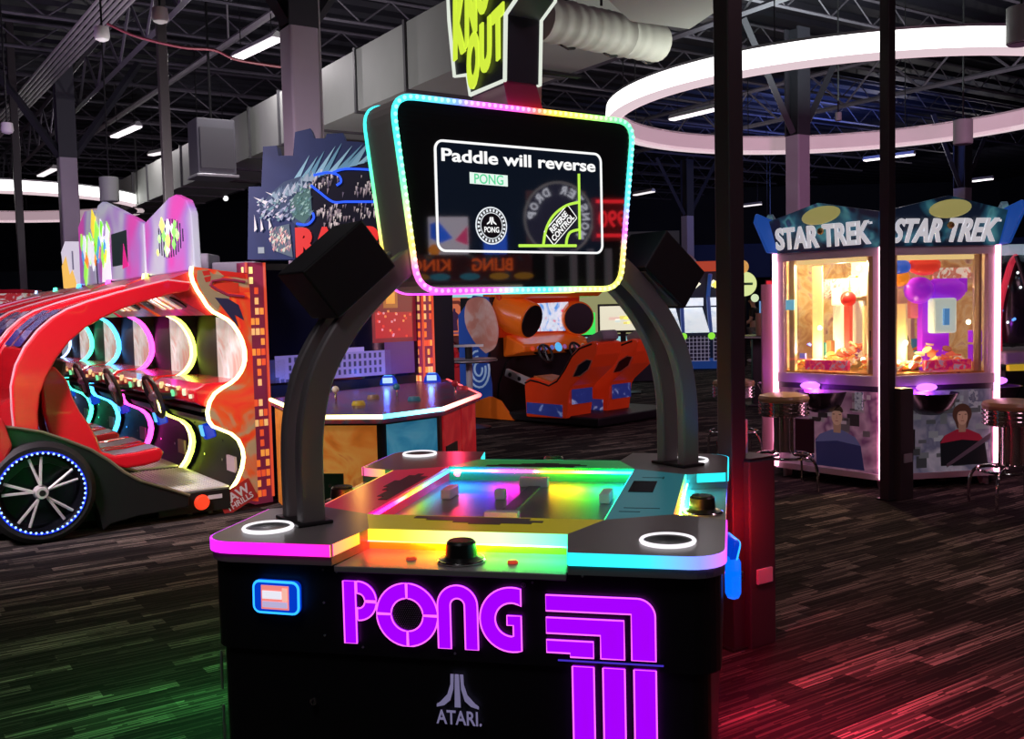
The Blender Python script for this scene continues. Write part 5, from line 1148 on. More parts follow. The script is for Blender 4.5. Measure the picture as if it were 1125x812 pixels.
# bar table with white pedestal column in front of it
p = aty(525, 394, 13.0); T = thing('bar_table', 'small oval-topped table with black edge and white post, left of the orange racer', 'table', (p.x-.12, 13.0, 0))
MB().lathe([(.001, p.z-.045), (.36, p.z-.045), (.38, p.z-.03), (.38, p.z), (.001, p.z)], n=36).build('table_top', mat('table_black', (.02, .02, .022), .25), T, smooth=True)
MB().lathe([(.37, p.z+.001), (.383, p.z-.012), (.383, p.z-.03), (.37, p.z-.035)], n=36).build('metal_rim', STEEL, T, smooth=True)
MB().cyl((0, 0, .02), (0, 0, p.z-.04), .045, n=14).build('post', WHITE, T, smooth=True); MB().lathe([(.28, 0), (.28, .015), (.06, .05), (.001, .05)], n=24).build('base', SATIN, T, smooth=True)
MB().cyl((0, 0, p.z), (0, 0, p.z+.16), .05, n=12).build('napkin_holder', SATIN, T); MB().box(-.22, .2, -.06, .06, p.z+.16, p.z+.19).build('menu_tray', WHITE, T)
# menu monitor
p = aty(684, 348, 17.5); T = thing('menu_monitor', 'flat monitor with bright pale yellow picture in a black frame, right of the orange racer', 'screen', (p.x, 17.5, 0), rad(-8))
fm = Frame(p.x, 17.5, rad(-8)); q0, q1 = fm.on(657, 366, 'y', 0), fm.on(712, 333, 'y', 0)
MB().box(q0.x, q1.x, 0, .06, q0.z, q1.z).build('frame', BLACK, T, bev=.01)
MB().box(q0.x+.04, q1.x-.04, -.004, 0, q0.z+.04, q1.z-.04).build('picture', mat('picture_cream', (.5, .5, .4), .3, emit=(.85, .82, .62), es=.85), T)
mb = MB(); rg = random.Random(6)
for k in range(10): x = rg.uniform(q0.x+.12, q1.x-.25); z = rg.uniform(q0.z+.1, q1.z-.2); mb.box(x, x+rg.uniform(.05, .2), -.007, -.004, z, z+rg.uniform(.02, .07), 0, rg.choice([(.9, .8, .2), (.7, .85, .8), (.85, .6, .5), (.95, .9, .5)]))
mb.box(q1.x-.2, q1.x-.1, -.007, -.004, q0.z+.12, q0.z+.38, 0, (.25, .35, .6)); mb.build('picture_blocks', attr_paint('picture_blocks', .3, .8), T)
MB().box((q0.x+q1.x)/2-.05, (q0.x+q1.x)/2+.05, .01, .05, .03, q0.z).build('stand', SATIN, T); MB().box((q0.x+q1.x)/2-.3, (q0.x+q1.x)/2+.3, -.2, .25, 0, .03).build('foot', SATIN, T)
# lit game behind the monitor
p = aty(648, 360, 20); fm = Frame(p.x, 20, 0); T = thing('lit_game', 'game glowing green and pale blue behind the orange racer and the monitor', 'arcade game', fm.o)
q0, q1 = fm.on(628, 400, 'y', 0), fm.on(720, 322, 'y', 0)
MB().box(q0.x, q1.x, 0, .8, .02, 1.0).build('cabinet', mat('cab_navy', (.01, .012, .03), .5), T)
MB().box(q0.x+.1, q1.x-.5, -.02, 0, .5, .95).build('front_glow', glow('pale_blue_glow', (.35, .75, .8), .8), T); MB().box(q0.x+.18, q0.x+.5, -.04, -.02, 1.0, 1.45).build('green_panel', glow('green_panel', (.05, .9, .12), .9), T)
MB().box(q0.x+.2, q1.x, 0, .6, 1.0, 1.95).build('back_box', glow('yellowish_panel', (.55, .55, .25), .5), T); MB().prism([(q1.x-.9, 1.2), (q1.x-.1, 1.05), (q1.x, 1.9), (q1.x-.5, 1.95)], 'y', -.05, 0).build('cartoon_print', ramp_print('cool_print', [(0, (.02, .04, .2)), (.4, (.05, .2, .4)), (.6, (.5, .6, .6)), (1, (.9, .7, .1))], 3, .4, .35), T)
# cyan strip machine behind the shooter board
p = aty(478, 350, 16.5); fm = Frame(p.x, 16.5, 0); T = thing('pale_game', 'narrow cabinet with cyan and pink lit edge between the red pillar and the orange board', 'arcade game', fm.o)
MB().box(-.25, .9, 0, .6, .02, 2.05).build('cabinet', mat('cab_navy', (.01, .012, .03), .5), T)
for k, c in enumerate(((.3, .8, .8), (.9, .75, .95), (.9, .2, .7), (.2, .6, .7))): MB().box(-.2+.03*k, .85-.05*k, -.02-.01*k, 0, 1.95-.25*k-.2, 1.95-.25*k).build('lit_panel', glow('pale_%d' % k, c, .8), T)
# blue alley game
fm = Frame(*aty(762, 360, 23.4).xy, rad(-6)); T = thing('alley_game', 'blue ball-alley game with pale lit ramps and red roof, between arm and thick pole', 'arcade game', fm.o, fm.yaw)
def bx(x0, x1, y0, y1, z0, z1, nm, m, **k): return MB().box(x0, x1, y0, y1, z0, z1).build(nm, m, T, **k)
SBL = mat('alley_blue', (.02, .07, .25), .35, emit=(.02, .08, .4), es=.3)
bx(-.95, 1.0, 1.2, 1.5, .1, 2.35, 'back_cabinet', mat('alley_dark', (.012, .02, .05), .5)); 
MB().box(-.95, 1.1, .9, 1.5, 2.38, 2.62).build('roof', mat('roof_red', (.5, .03, .015), .4, emit=(.8, .10, .03), es=.35), T, bev=.02)
AP = ramp_print('alley_print', [(0, (.2, .35, .6)), (.4, (.75, .85, .95)), (.6, (.9, .95, 1)), (.75, (.4, .6, .8)), (1, (.8, .3, .6))], 4, .3, .7)
for k in range(3):
    xa = -.9+.66*k
    MB().prism3([(xa+.04, .1, .88), (xa+.62, .1, .88), (xa+.55, 1.15, 1.45), (xa+.08, 1.15, 1.45)], (0, 0, .03)).build('ramp', AP, T)
    MB().tube([(xa, .02, .82), (xa+.02, .6, 1.2), (xa+.04, 1.15, 1.75), (xa+.08, .95, 2.3)], .05, 8).build('rail', SBL, T, smooth=True)
    MB().sph((xa, -.03, .80), .085, 0, 12).build('ball_light', glow('ball_green', (.3, .9, .05), .9), T, smooth=True)
    o = MB(); rg = random.Random(k)
    for j in range(6): x = xa+.12+rg.random()*.4; z = 2.0+rg.random()*.18; o.prism([(x-.1, z), (x, z-.09), (x+.13, z+.02), (x+.02, z+.1)], 'y', 1.15-.004*j, 1.19, 0, rg.choice([(.95, .85, .15), (.95, .95, .7), (.9, .3, .1), (1, .9, .4)]))
    o.build('sign_art', attr_paint('sign_art', .3, .9), T); MB().box(xa+.08, xa+.58, 1.14, 1.19, 1.52, 1.72).build('score_panel', AP, T)
    m = MB()
    for j in range(7): m.box(xa+.04+.09*j, xa+.055+.09*j, -.03, 0, .2, .8); m.box(xa+.04, xa+.62, -.03, 0, .2+.09*j, .215+.09*j)
    m.build('net', mat('net_pale', (.45, .42, .55), .4, emit=(.4, .35, .55), es=.3), T); 
    MB().prism3([(xa+.05, 0.05, .2), (xa+.6, 0.05, .2), (xa+.6, .08, .82), (xa+.05, .08, .82)], (0, .02, 0)).build('front_panel', mat('alley_front', (.03, .02, .06), .4), T)
bx(-.95, 1.05, -.1, 1.2, .02, .2, 'base', SBL); MB().box(1.12, 1.2, .5, .6, .5, 2.3).build('red_post', glow('red_post', (1, .06, .04), .9), T)
p = aty(750, 295, 26); T = thing('pale_balloon', 'pale pink globe on a post rising behind the tilted right speaker box', 'lamp', (p.x, 26, 0))  # a balloon, with a post added to hold it up
MB().sph((0, 0, p.z), .42, 0, 16, sc=(1, .4, 1)).build('globe', mat('balloon_pink', (.7, .5, .6), .4), T, smooth=True); MB().cyl((0, 0, 0), (0, 0, p.z-.4), .05, n=10).build('post', SATIN, T)
# ================================================================ RIGHT BACKGROUND
# round lit sign on a post
p = aty(818, 312, 24); T = thing('round_sign', 'round yellow-green lit sign with an orange ball on top, just right of the thick pole', 'sign', (p.x, 24, 0))
MB().cyl((0, 0, p.z), (0, .1, p.z), .30, n=28).build('disc', glow('sign_cream', (.75, .85, .35), .9), T); MB().box(-.2, .2, -.006, 0, p.z-.03, p.z+.03).build('lettering', mat('sign_green', (.05, .25, .1), .4), T)
MB().sph((-.05, .05, p.z+.42), .17, 0, 14).build('orange_ball', mat('sign_orange', (.8, .4, .1), .4, emit=(.9, .45, .12), es=.6), T, smooth=True); MB().cyl((0, .08, 0), (0, .08, p.z-.28), .06, n=10).build('post', SATIN, T)
for s in (-.3, .25): MB().sph((s, 0, p.z-.35), .10, 0, 10).build('bulb', glow('bulb_pale', (.8, .95, .6), .8), T)
# person at a yellow game
pp = atz(824, 398, 0)
T = thing('yellow_game', 'small yellow game with white picture front, beside the standing person', 'arcade game', (pp.x-.72, pp.y+.35, 0))
MB().box(-.35, .3, 0, .5, .02, .9).build('cabinet', mat('game_dark', (.03, .03, .04), .5), T); MB().lathe([(.3, .9), (.36, 1.1), (.33, 1.35), (.15, 1.5), (.001, 1.5)], n=20, c=(0, .2, 0)).build('yellow_dome', mat('dome_yellow', (.75, .35, .02), .35, emit=(.9, .42, .03), es=.5), T, smooth=True)
MB().box(-.3, .25, -.01, 0, .35, .8).build('front_print', ramp_print('bw_print', [(0, (.03, .03, .05)), (.5, (.1, .08, .1)), (.56, (.8, .75, .7)), (1, (.7, .6, .5))], 6, .4, .3), T)
def person(loc, yaw, label, shirt, trousers, k=1.0):
    T = thing('person', label, 'person', loc, yaw)
    def skin(name, verts, edges, radii, m, root, par):
        me = bpy.data.meshes.new(name); me.from_pydata([tuple(x*k for x in v) for v in verts], edges, []); me.materials.append(m)
        o = bpy.data.objects.new(name, me); C.objects.link(o); o.parent = par
        md = o.modifiers.new('skin', 'SKIN'); sv = me.skin_vertices[0].data if me.skin_vertices else None
        if sv is None: 
            bpy.context.view_layer.objects.active = o; sv = me.skin_vertices[0].data
        for i, r in enumerate(radii): sv[i].radius = (r[0]*k, r[1]*k) if isinstance(r, tuple) else (r*k, r*k)
        for i, v in enumerate(sv): v.use_root = (i == root)
        s = o.modifiers.new('sub', 'SUBSURF'); s.levels = 2; s.render_levels = 2
        return o
    SK = mat('skin', (.55, .33, .24), .5)
    V = [(0, 0, .95), (0, 0, 1.15), (0, 0, 1.36), (0, .01, 1.47), (0, .03, 1.53), (0, .05, 1.64), (0, .045, 1.73),
         (-.17, 0, 1.40), (-.24, .03, 1.13), (-.20, .24, 1.02), (.17, 0, 1.40), (.24, .03, 1.13), (.20, .26, 1.04),
         (-.10, 0, .88), (-.11, .03, .50), (-.12, -.02, .10), (-.12, .12, .04), (.10, 0, .88), (.12, .0, .50), (.13, -.05, .10), (.13, .09, .04),
         (-.19, .32, 1.0), (.19, .34, 1.02)]
    E_ = [(0, 1), (1, 2), (2, 3), (3, 4), (4, 5), (5, 6), (2, 7), (7, 8), (8, 9), (2, 10), (10, 11), (11, 12), (0, 13), (13, 14), (14, 15), (15, 16), (0, 17), (17, 18), (18, 19), (19, 20), (9, 21), (12, 22)]
    rr = [(.15, .11), (.14, .10), (.17, .11), .06, .055, (.075, .09), (.07, .085), .065, .048, .034, .065, .048, .034, .095, .06, .042, .04, .095, .06, .042, .04, (.04, .022), (.04, .022)]
    b = skin('body', V, E_, rr, SK, 0, T)
    skin('shirt', [(0, 0, .93), (0, 0, 1.15), (0, 0, 1.36), (0, .01, 1.44), (-.17, 0, 1.41), (-.225, .01, 1.2), (.17, 0, 1.41), (.225, .01, 1.2)], [(0, 1), (1, 2), (2, 3), (2, 4), (4, 5), (2, 6), (6, 7)], [(.165, .125), (.155, .115), (.185, .125), .075, .085, .07, .085, .07], shirt, 0, b)
    skin('shorts', [(0, 0, .96), (-.10, 0, .86), (-.115, .02, .52), (.10, 0, .86), (.125, 0, .52)], [(0, 1), (1, 2), (0, 3), (3, 4)], [(.165, .125), .11, .085, .11, .085], trousers, 0, b)
    for x, y in ((-.12, .07), (.13, .04)): MB().sph((x*k, y*k, .05*k), .06*k, 0, 12, sc=(.9, 1.9, .8)).build('shoe', WHITE, b, smooth=True)
    MB().sph((0, .03*k, 1.70*k), .098*k, 0, 14, sc=(.98, 1.08, .85)).build('hair', mat('hair_dark', (.015, .01, .008), .5), b, smooth=True)
    f = MB(); f.sph((0, .145*k, 1.64*k), .018*k, 0, 8); [f.sph((s*.095*k, .05*k, 1.64*k), .022*k, 0, 8, sc=(.5, 1, 1.3)) for s in (-1, 1)]; f.build('nose_and_ears', SK, b, smooth=True)
    e = MB(); [e.sph((s*.035*k, .132*k, 1.665*k), .011*k, 0, 8) for s in (-1, 1)]; e.build('eyes', mat('eye_dark', (.02, .015, .01), .2), b); MB().obox((0, .135*k, 1.595*k), (.05*k, .012*k, .012*k)).build('mouth', mat('lip', (.4, .15, .13), .5), b)
    for s, hx, hy, hz in ((-1, -.19, .33, 1.0), (1, .19, .35, 1.02)):
        h = MB()
        for j in range(4): a = Vector(((hx+(-.03+.02*j))*k, (hy+.02)*k, hz*k)); h.tube([a, a+Vector((0, .045, -.005))*k, a+Vector((0, .07+.008*(j in (1, 2)), -.03))*k], .0095*k, 6)
        a = Vector(((hx-s*.035)*k, hy*k, hz*k)); h.tube([a, a+Vector((-s*.025, .03, -.005))*k, a+Vector((-s*.025, .055, -.015))*k], .0105*k, 6); h.build('fingers', SK, b, smooth=True)
    return T
person((pp.x+.12, pp.y, 0), rad(62), 'person in black t-shirt playing a yellow game, right of the thick pole', mat('shirt_black', (.012, .012, .014), .7), mat('shorts_pattern', (.20, .17, .16), .7, var=.7, vscale=18), .98)
# black bar-height table
p = aty(846, 368, 15); T = thing('high_table', 'dark bar-height round table behind the stools, left of the prize machine', 'table', (p.x-.1, 15, 0))
MB().lathe([(.001, p.z-.05), (.43, p.z-.05), (.45, p.z-.03), (.45, p.z), (.001, p.z)], n=32).build('table_top', mat('table_black', (.02, .02, .022), .2), T, smooth=True)
MB().lathe([(.445, p.z-.002), (.457, p.z-.012), (.457, p.z-.03), (.445, p.z-.035)], n=32).build('metal_rim', STEEL, T, smooth=True)
for x in (-.12, .16): MB().box(x-.06, x+.06, -.05, .05, .03, p.z-.04).build('post', BLACK, T)
MB().box(-.3, .3, -.25, .25, 0, .03).build('base', BLACK, T, bev=.01)
tag(MB().lathe([(.001, p.z), (.075, p.z), (.09, p.z+.2), (.08, p.z+.34), (.001, p.z+.34)], (p.x-.15, 14.95, 0), 14).build('brown_cup', mat('cup_brown', (.30, .14, .09), .5), smooth=True), 'brown paper cup standing on the dark bar-height table', 'cup')
# green and yellow game
p = aty(851, 350, 19); T = thing('colour_game', 'small game lit green, yellow and blue peeking out left of the prize machine', 'arcade game', (p.x, 19, 0))
MB().box(-.30, .45, 0, .5, .02, 1.0).build('cabinet', mat('cab_navy', (.01, .012, .03), .5), T)
MB().box(-.02, .4, 0, .4, 1.0, 1.75).build('green_panel', glow('panel_green', (.08, .85, .25), .7), T); MB().box(.08, .32, -.02, 0, 1.12, 1.62).build('yellow_panel', glow('panel_yellow', (.95, .75, .1), .8), T); MB().box(-.22, -.02, 0, .3, .95, 1.6).build('blue_panel', glow('panel_blue', (.2, .45, .9), .6), T)
MB().box(-.2, -.1, -.02, 0, .3, .85).build('lime_strip', glow('panel_lime', (.5, .9, .1), .5), T); MB().box(.2, .3, -.02, 0, .3, .85).build('lime_strip', glow('panel_lime', (.5, .9, .1), .5), T)
p = aty(847, 312, 28); T = thing('exit_sign', 'tiny red lit sign on the far dark wall, left of the prize machine', 'sign', p)
MB().box(-.16, .16, 0, .06, -.12, .12).build('box', mat('exit_box', (.2, .02, .02), .5), T); MB().box(-.13, .13, -.006, 0, -.09, .09).build('lit_face', glow('exit_red', (.9, .03, .05), .8), T); MB().tube([(0, .03, .12), (0, .03, CEIL+.1-p.z)], .012, 5).build('stem', SATIN, T)
for (px, py, d, lb) in ((843, 268, 26, 'tiny white lamp glowing above the left roof fin of the prize machine'), (248, 218, 22, 'tiny white lamp under the long duct, left of the skyline topper')):
    p = aty(px, py, d); T = thing('spot_lamp', lb, 'lamp', p); MB().sph((0, 0, 0), .06, 0, 10).build('bulb', glow('bulb_white', (1, 1, 1), 1.2), T); MB().tube([(0, 0, .05), (0, 0, CEIL-p.z)], .012, 5).build('stem', SATIN, T)
# left edge: partly cut red game, grey card behind the skyline cabinet
fm = Frame(*aty(12, 360, 15.5).xy, rad(10)); T = thing('red_game', 'red game with pale roof print, cut off by the left picture edge', 'arcade game', fm.o, fm.yaw)
q0, q1 = fm.on(-20, 345, 'y', 0), fm.on(27, 318, 'y', 0)
MB().box(q0.x, q1.x, 0, .8, .02, q0.z).build('cabinet', mat('cab_red', (.30, .01, .02), .4), T); MB().box(q0.x, q1.x, -.1, .8, q0.z, q1.z-.06).build('roof_board', ramp_print('roof_print', [(0, (.5, .02, .03)), (.45, (.6, .03, .03)), (.52, (.8, .75, .7)), (.6, (.8, .7, .6)), (.7, (.05, .2, .1)), (1, (.7, .04, .04))], 5, .4, .3), T); MB().box(q0.x-.02, q1.x+.02, -.14, .84, q1.z-.06, q1.z).build('roof_edge', RED, T)
fm = Frame(*aty(105, 385, 15.2).xy, rad(12)); T = thing('bright_game', 'white and violet glowing game seen through the ring of the driving games', 'arcade game', fm.o, fm.yaw)
q0, q1 = fm.on(70, 420, 'y', 0), fm.on(118, 345, 'y', 0)
MB().box(q0.x, q1.x, 0, .8, .02, q1.z).build('cabinet', glow('pale_body', (.45, .5, .65), .5), T); MB().box(q0.x+.1, q0.x+.25, -.03, 0, .4, q1.z-.1).build('yellow_edge', glow('edge_yellow', (.9, .8, .4), .8), T)
MB().box(q0.x+.33, q1.x-.05, -.03, 0, 1.05, q1.z-.25).build('screen', ramp_print('pale_screen', [(0, (.8, .75, .8)), (.5, (.75, .8, .9)), (.64, (.9, .4, .45)), (1, (.4, .5, .9))], 4, .3, .9), T); MB().box(q0.x+.25, q1.x, -.3, 0, .9, .98).build('violet_desk', glow('desk_violet', (.35, .1, .9), .7), T)
p = aty(243, 287, 9.6); T = thing('ticket_cabinet', 'grey box tops peeking out between the driving games and the skyline cabinet', 'cabinet', (p.x, 9.75, 0))
zz = p.z; MB().box(-.14, .30, 0, .5, .02, zz).build('body', mat('grey_box', (.35, .34, .40), .5), T, bev=.02); MB().box(-.30, -.17, 0, .4, .02, zz+.09).build('tower', mat('grey_box', (.35, .34, .40), .5), T, bev=.02)
p = aty(84, 285, 14.3); T = thing('white_sign', 'white sign with yellow and orange flame print beside the lilac column', 'sign', (p.x, 14.3, 0), rad(25))
z_ = p.z; MB().prism([(-.16, z_-.45), (.2, z_-.45), (.14, z_+.2), (.08, z_+.26), (-.14, z_+.26), (-.2, z_+.1)], 'y', 0, .06).build('board', mat('sign_white', (.6, .6, .65), .4, emit=(.7, .68, .72), es=.45), T)
MB().prism([(-.19, z_-.42), (.0, z_-.42), (-.06, z_-.15), (-.1, z_-.22), (-.14, z_+.05), (-.2, z_-.1)], 'y', -.01, 0).build('flame_print', glow('flame_yellow', (1, .55, .08), .9), T); MB().box(-.05, .05, .01, .05, 0, z_-.44).build('post', SATIN, T)
for x in (-.06, .08): MB().box(x, x+.02, -.006, 0, z_-.15, z_+.12).build('slot', mat('slot_grey', (.25, .25, .35), .5), T)
# flame-orange sliver between the second marquee and the white sign
# ================================================================ PRIZE MACHINE
ang = rad(8.8); HS = 1.03
Vm = Vector((3.05, 8.03, 0)); dirs = [Vector((math.cos(ang+k*PI/3), math.sin(ang+k*PI/3), 0)) for k in range(6)]
pts = [Vm]
for k in range(5): pts.append(pts[-1]+dirs[k]*HS)             # hexagon, corner 0 faces the viewer, side 0 is the right face, side 5 the left
ctr = sum(pts, Vector())/6
S = thing('prize_machine', 'big hexagonal prize machine with white-lettered blue roof boards and pink neon tubes', 'arcade game', ctr)
hp = [p-ctr for p in pts]; Z = Vector((0, 0, 1))
PINKM = mat('frame_pink_white', (.85, .70, .78), .4)
def facebox(k, u0, u1, z0, z1, th, name, m, inset=0., **kw):
    a, b = hp[k], hp[(k+1) % 6]; d = (b-a); n = Vector((d.y, -d.x, 0)).normalized(); 
    q = [a.lerp(b, u0)+Z*z0, a.lerp(b, u1)+Z*z0, a.lerp(b, u1)+Z*z1, a.lerp(b, u0)+Z*z1]; q = [p-n*inset for p in q]
    return MB().prism3(q, -n*th).build(name, m, S, **kw)
ZW0, ZW1 = .98, 1.97
MB().prism([(p.x*.97, p.y*.97) for p in hp], 'z', .085, .80).build('lower_body', mat('machine_dark', (.03, .025, .04), .5), S)
MB().prism([(p.x*.985, p.y*.985) for p in hp], 'z', .80, .93).build('play_deck_body', mat('machine_dark', (.03, .025, .04), .5), S)
MB().prism([(p.x*.96, p.y*.96) for p in hp], 'z', .93, .97).build('play_deck', ramp_print('deck_amber', [(0, (.5, .2, .05)), (.45, (.8, .45, .12)), (.6, (.9, .7, .35)), (.72, (.35, .1, .15)), (1, (.9, .8, .5))], 6, .3), S)
MB().prism([(p.x*.99, p.y*.99) for p in hp], 'z', ZW1+.06, ZW1+.12).build('canopy', mat('canopy_cream', (.6, .55, .45), .5), S)
PRM = ramp_print('deck_scene', [(0, (.02, .02, .05)), (.3, (.10, .09, .14)), (.45, (.28, .25, .33)), (.55, (.12, .12, .2)), (.66, (.42, .38, .46)), (.8, (.2, .18, .28)), (1, (.5, .4, .5))], 3.2, .4, .26, 3, .2)
PRP = ramp_print('deck_scene_pink', [(0, (.05, .01, .04)), (.3, (.16, .05, .12)), (.45, (.42, .22, .32)), (.55, (.14, .04, .12)), (.66, (.55, .32, .42)), (.8, (.2, .08, .18)), (1, (.6, .35, .45))], 3.2, .4, .26, 3, .2)  # pink neon light put into the colours; both prints also glow
for k in range(6):
    facebox(k, .04, .96, .13, .82, .02, 'lower_panel', PRM if k == 0 else PRP, -.0)
    facebox(k, .0, 1, .085, .135, .04, 'bottom_rail', PINKM, -.012); facebox(k, .0, 1, .87, .955, .05, 'sill', PINKM, -.015)
    facebox(k, .0, 1, ZW1-.02, ZW1+.06, .06, 'head_rail', PINKM, -.012)
    facebox(k, .0, .075, .93, ZW1, .05, 'stile', PINKM, -.006); facebox(k, .925, 1, .93, ZW1, .05, 'stile', PINKM, -.006)
    facebox(k, .075, .925, .955, ZW1-.02, .006, 'window_glass', glass('prize_glass', (1, .97, .95), .05), .02)
    p = hp[k]*1.012; MB().tube([p+Z*.10, p+Z*(ZW1+.05)], .024, 10).build('neon_tube', glow('neon_pink', (1, .40, .58), 5.5), S, smooth=True)
    p = hp[k]*.9; MB().cyl(p+Z*.055+Vector((-.02, 0, 0)), p+Z*.055+Vector((.02, 0, 0)), .055, n=14).build('caster', mat('caster_grey', (.5, .42, .45), .4), S)
    MB().tube([hp[k]*.93+Z*.0, hp[k]*.93+Z*.09], .018, 6).build('levelling_foot', STEEL, S)
# pink side flange and sticker at the far left corner
k = 5; p = hp[5]; d = Vector((-1, .25, 0)).normalized(); MB().prism3([p+Z*.1, p+d*.13+Z*.1, p+d*.13+Z*1.75, p+Z*1.75], Vector((.0, .03, 0))).build('side_flange', mat('flange_pink', (.62, .30, .42), .4), S)
# interior: lit core, prize boxes, heap of coins
CREAM = mat('core_cream', (.75, .62, .38), .4)
MB().prism([(p.x*.30, p.y*.30) for p in hp], 'z', .97, ZW1+.06).build('core', CREAM, S)
for k in (0, 5):
    a, b = hp[k]*.93, hp[(k+1) % 6]*.93
    for u, m in ((.10, CREAM), (.90, CREAM)): c = a.lerp(b, u); MB().tube([c+Z*.97, c+Z*ZW1], .035, 6).build('inner_post', m, S)
    MB().prism3([a.lerp(b, .12)+Z*(ZW1-.06), a.lerp(b, .88)+Z*(ZW1-.06), a.lerp(b, .88)+Z*(ZW1-.02), a.lerp(b, .12)+Z*(ZW1-.02)], (0, .03, 0)).build('inner_valance', glow('valance_amber', (1, .72, .3), .8), S)
WALLP = ramp_print('backdrop_print', [(0, (.35, .12, .10)), (.35, (.7, .42, .2)), (.47, (.85, .65, .32)), (.55, (.9, .78, .5)), (.63, (.75, .5, .4)), (.72, (.35, .2, .2)), (.85, (.8, .6, .3)), (1, (.5, .2, .4))], 5, .35, .18, 4)
for k in (1, 2, 3, 4): facebox(k, .075, .925, .97, ZW1-.02, .02, 'inner_wall', WALLP, .05)  # opaque panels added across the far windows as a bright backdrop
def inbox(c, size, rot, nm, m, **k): return MB().obox(c, size, Euler((0, 0, rot)).to_matrix()).build(nm, m, S, **k)
def fpos(k, u, depth, z):
    a, b = hp[k], hp[(k+1) % 6]; d = b-a; n = Vector((d.y, -d.x, 0)).normalized(); return a.lerp(b, u)-n*depth+Z*z
yawk = lambda k: math.atan2((hp[(k+1) % 6]-hp[k]).y, (hp[(k+1) % 6]-hp[k]).x)
BOXW = mat('box_pale', (.62, .68, .6), .4, emit=(.75, .8, .65), es=.30); BOXY = mat('box_yellow', (.75, .6, .3), .4, emit=(.95, .75, .35), es=.35)
inbox(fpos(5, .45, .42, 1.33), (.30, .03, .50), yawk(5), 'backing_card', BOXW); inbox(fpos(5, .86, .45, 1.27), (.22, .03, .55), yawk(5), 'backing_card', BOXY)
inbox(fpos(5, .50, .33, 1.32), (.055, .05, .46), yawk(5), 'red_figure', mat('figure_red', (.8, .12, .10), .4, emit=(.9, .12, .08), es=.3)); MB().sph(fpos(5, .5, .33, 1.6), .07, 0, 10).build('red_figure_head', mat('figure_red2', (.7, .03, .03), .4, emit=(.8, .03, .03), es=.3), S, smooth=True)
inbox(fpos(5, .48, .40, 1.70), (.62, .02, .17), yawk(5), 'lettered_banner', ramp_print('banner_print', [(0, (.10, .03, .05)), (.4, (.3, .12, .14)), (.5, (.75, .55, .5)), (.6, (.5, .2, .22)), (1, (.8, .65, .55))], 14, .4, .3), ); inbox(fpos(5, .22, .30, 1.45), (.10, .02, .9), yawk(5), 'amber_post', BOXY)
inbox(fpos(5, .2, .10, 1.10), (.06, .02, .05), yawk(5), 'blue_token', mat('token_blue', (.15, .15, .6), .4, emit=(.2, .2, .8), es=.4)); inbox(fpos(5, .13, .015, 1.56), (.09, .008, .09), yawk(5), 'window_sticker', mat('sticker_cyan', (.2, .55, .75), .4, emit=(.2, .6, .8), es=.5))
VIO = mat('violet_prize', (.30, .02, .65), .3, emit=(.35, .02, .9), es=.45)
MB().sph(fpos(0, .50, .30, 1.66), .13, 0, 14, sc=(1, .8, .9)).sph(fpos(0, .74, .30, 1.66), .15, 0, 14, sc=(1.2, .6, .8)).build('violet_canopy', VIO, S, smooth=True); inbox(fpos(0, .64, .32, 1.28), (.25, .08, .75), yawk(0), 'violet_backing', VIO)
MB().prism3([fpos(0, .76, .24, 1.58), fpos(0, .90, .24, 1.64), fpos(0, .90, .24, 1.80), fpos(0, .78, .24, 1.72)], (0, .02, 0)).build('violet_wing', VIO, S)
inbox(fpos(0, .66, .22, 1.44), (.22, .10, .30), yawk(0), 'clear_case', mat('case_pale', (.65, .78, .72), .2, emit=(.6, .8, .75), es=.5), bev=.02); inbox(fpos(0, .66, .16, 1.43), (.05, .02, .14), yawk(0), 'blue_figure', mat('fig_blue', (.1, .3, .7), .4, emit=(.1, .35, .8), es=.5))
MB().sph(fpos(0, .28, .22, 1.86), .085, 0, 12, sc=(1.1, .9, .8)).build('blue_ball', mat('ball_blue', (.03, .12, .7), .3, emit=(.03, .15, .9), es=.4), S, smooth=True); MB().sph(fpos(0, .50, .22, 1.87), .11, 0, 12, sc=(1.3, .8, .8)).build('red_ball', mat('ball_red', (.8, .05, .04), .3, emit=(.9, .06, .04), es=.4), S, smooth=True); MB().sph(fpos(0, .30, .24, 1.77), .075, 0, 12).build('orange_ball', mat('ball_orange', (.9, .3, .03), .3, emit=(1, .35, .03), es=.45), S, smooth=True)
MB().tube([fpos(0, .10, .2, 1.54)+Vector((.085*math.cos(a*PI/10), 0, .085*math.sin(a*PI/10))) for a in range(20)], .028, 8, True).build('orange_ring', mat('ball_orange', (.9, .3, .03), .3), S, smooth=True)
inbox(fpos(0, .72, .18, 1.80), (.34, .02, .09), yawk(0), 'lettered_banner', ramp_print('banner_pale', [(0, (.9, .85, .8)), (.48, (.9, .8, .7)), (.56, (.6, .15, .1)), (1, (.8, .75, .6))], 14, .4, .5)); inbox(fpos(0, .18, .40, 1.28), (.26, .03, .52), yawk(0), 'backing_card', BOXY); inbox(fpos(0, .42, .42, 1.30), (.14, .03, .5), yawk(0), 'backing_card', BOXY)
for k, u, s in ((5, .86, .3), (0, .06, .12), (0, .44, .3)):
    c = fpos(k, u, s, .97); a = yawk(k); dx = Vector((math.cos(a), math.sin(a), 0)); MB().prism3([c-dx*.09, c+dx*.07, c-dx*.06+Z*.36, c-dx*.10+Z*.36], (0, .02, 0)).build('sloped_chute', mat('chute_dark', (.14, .10, .08), .4), S)
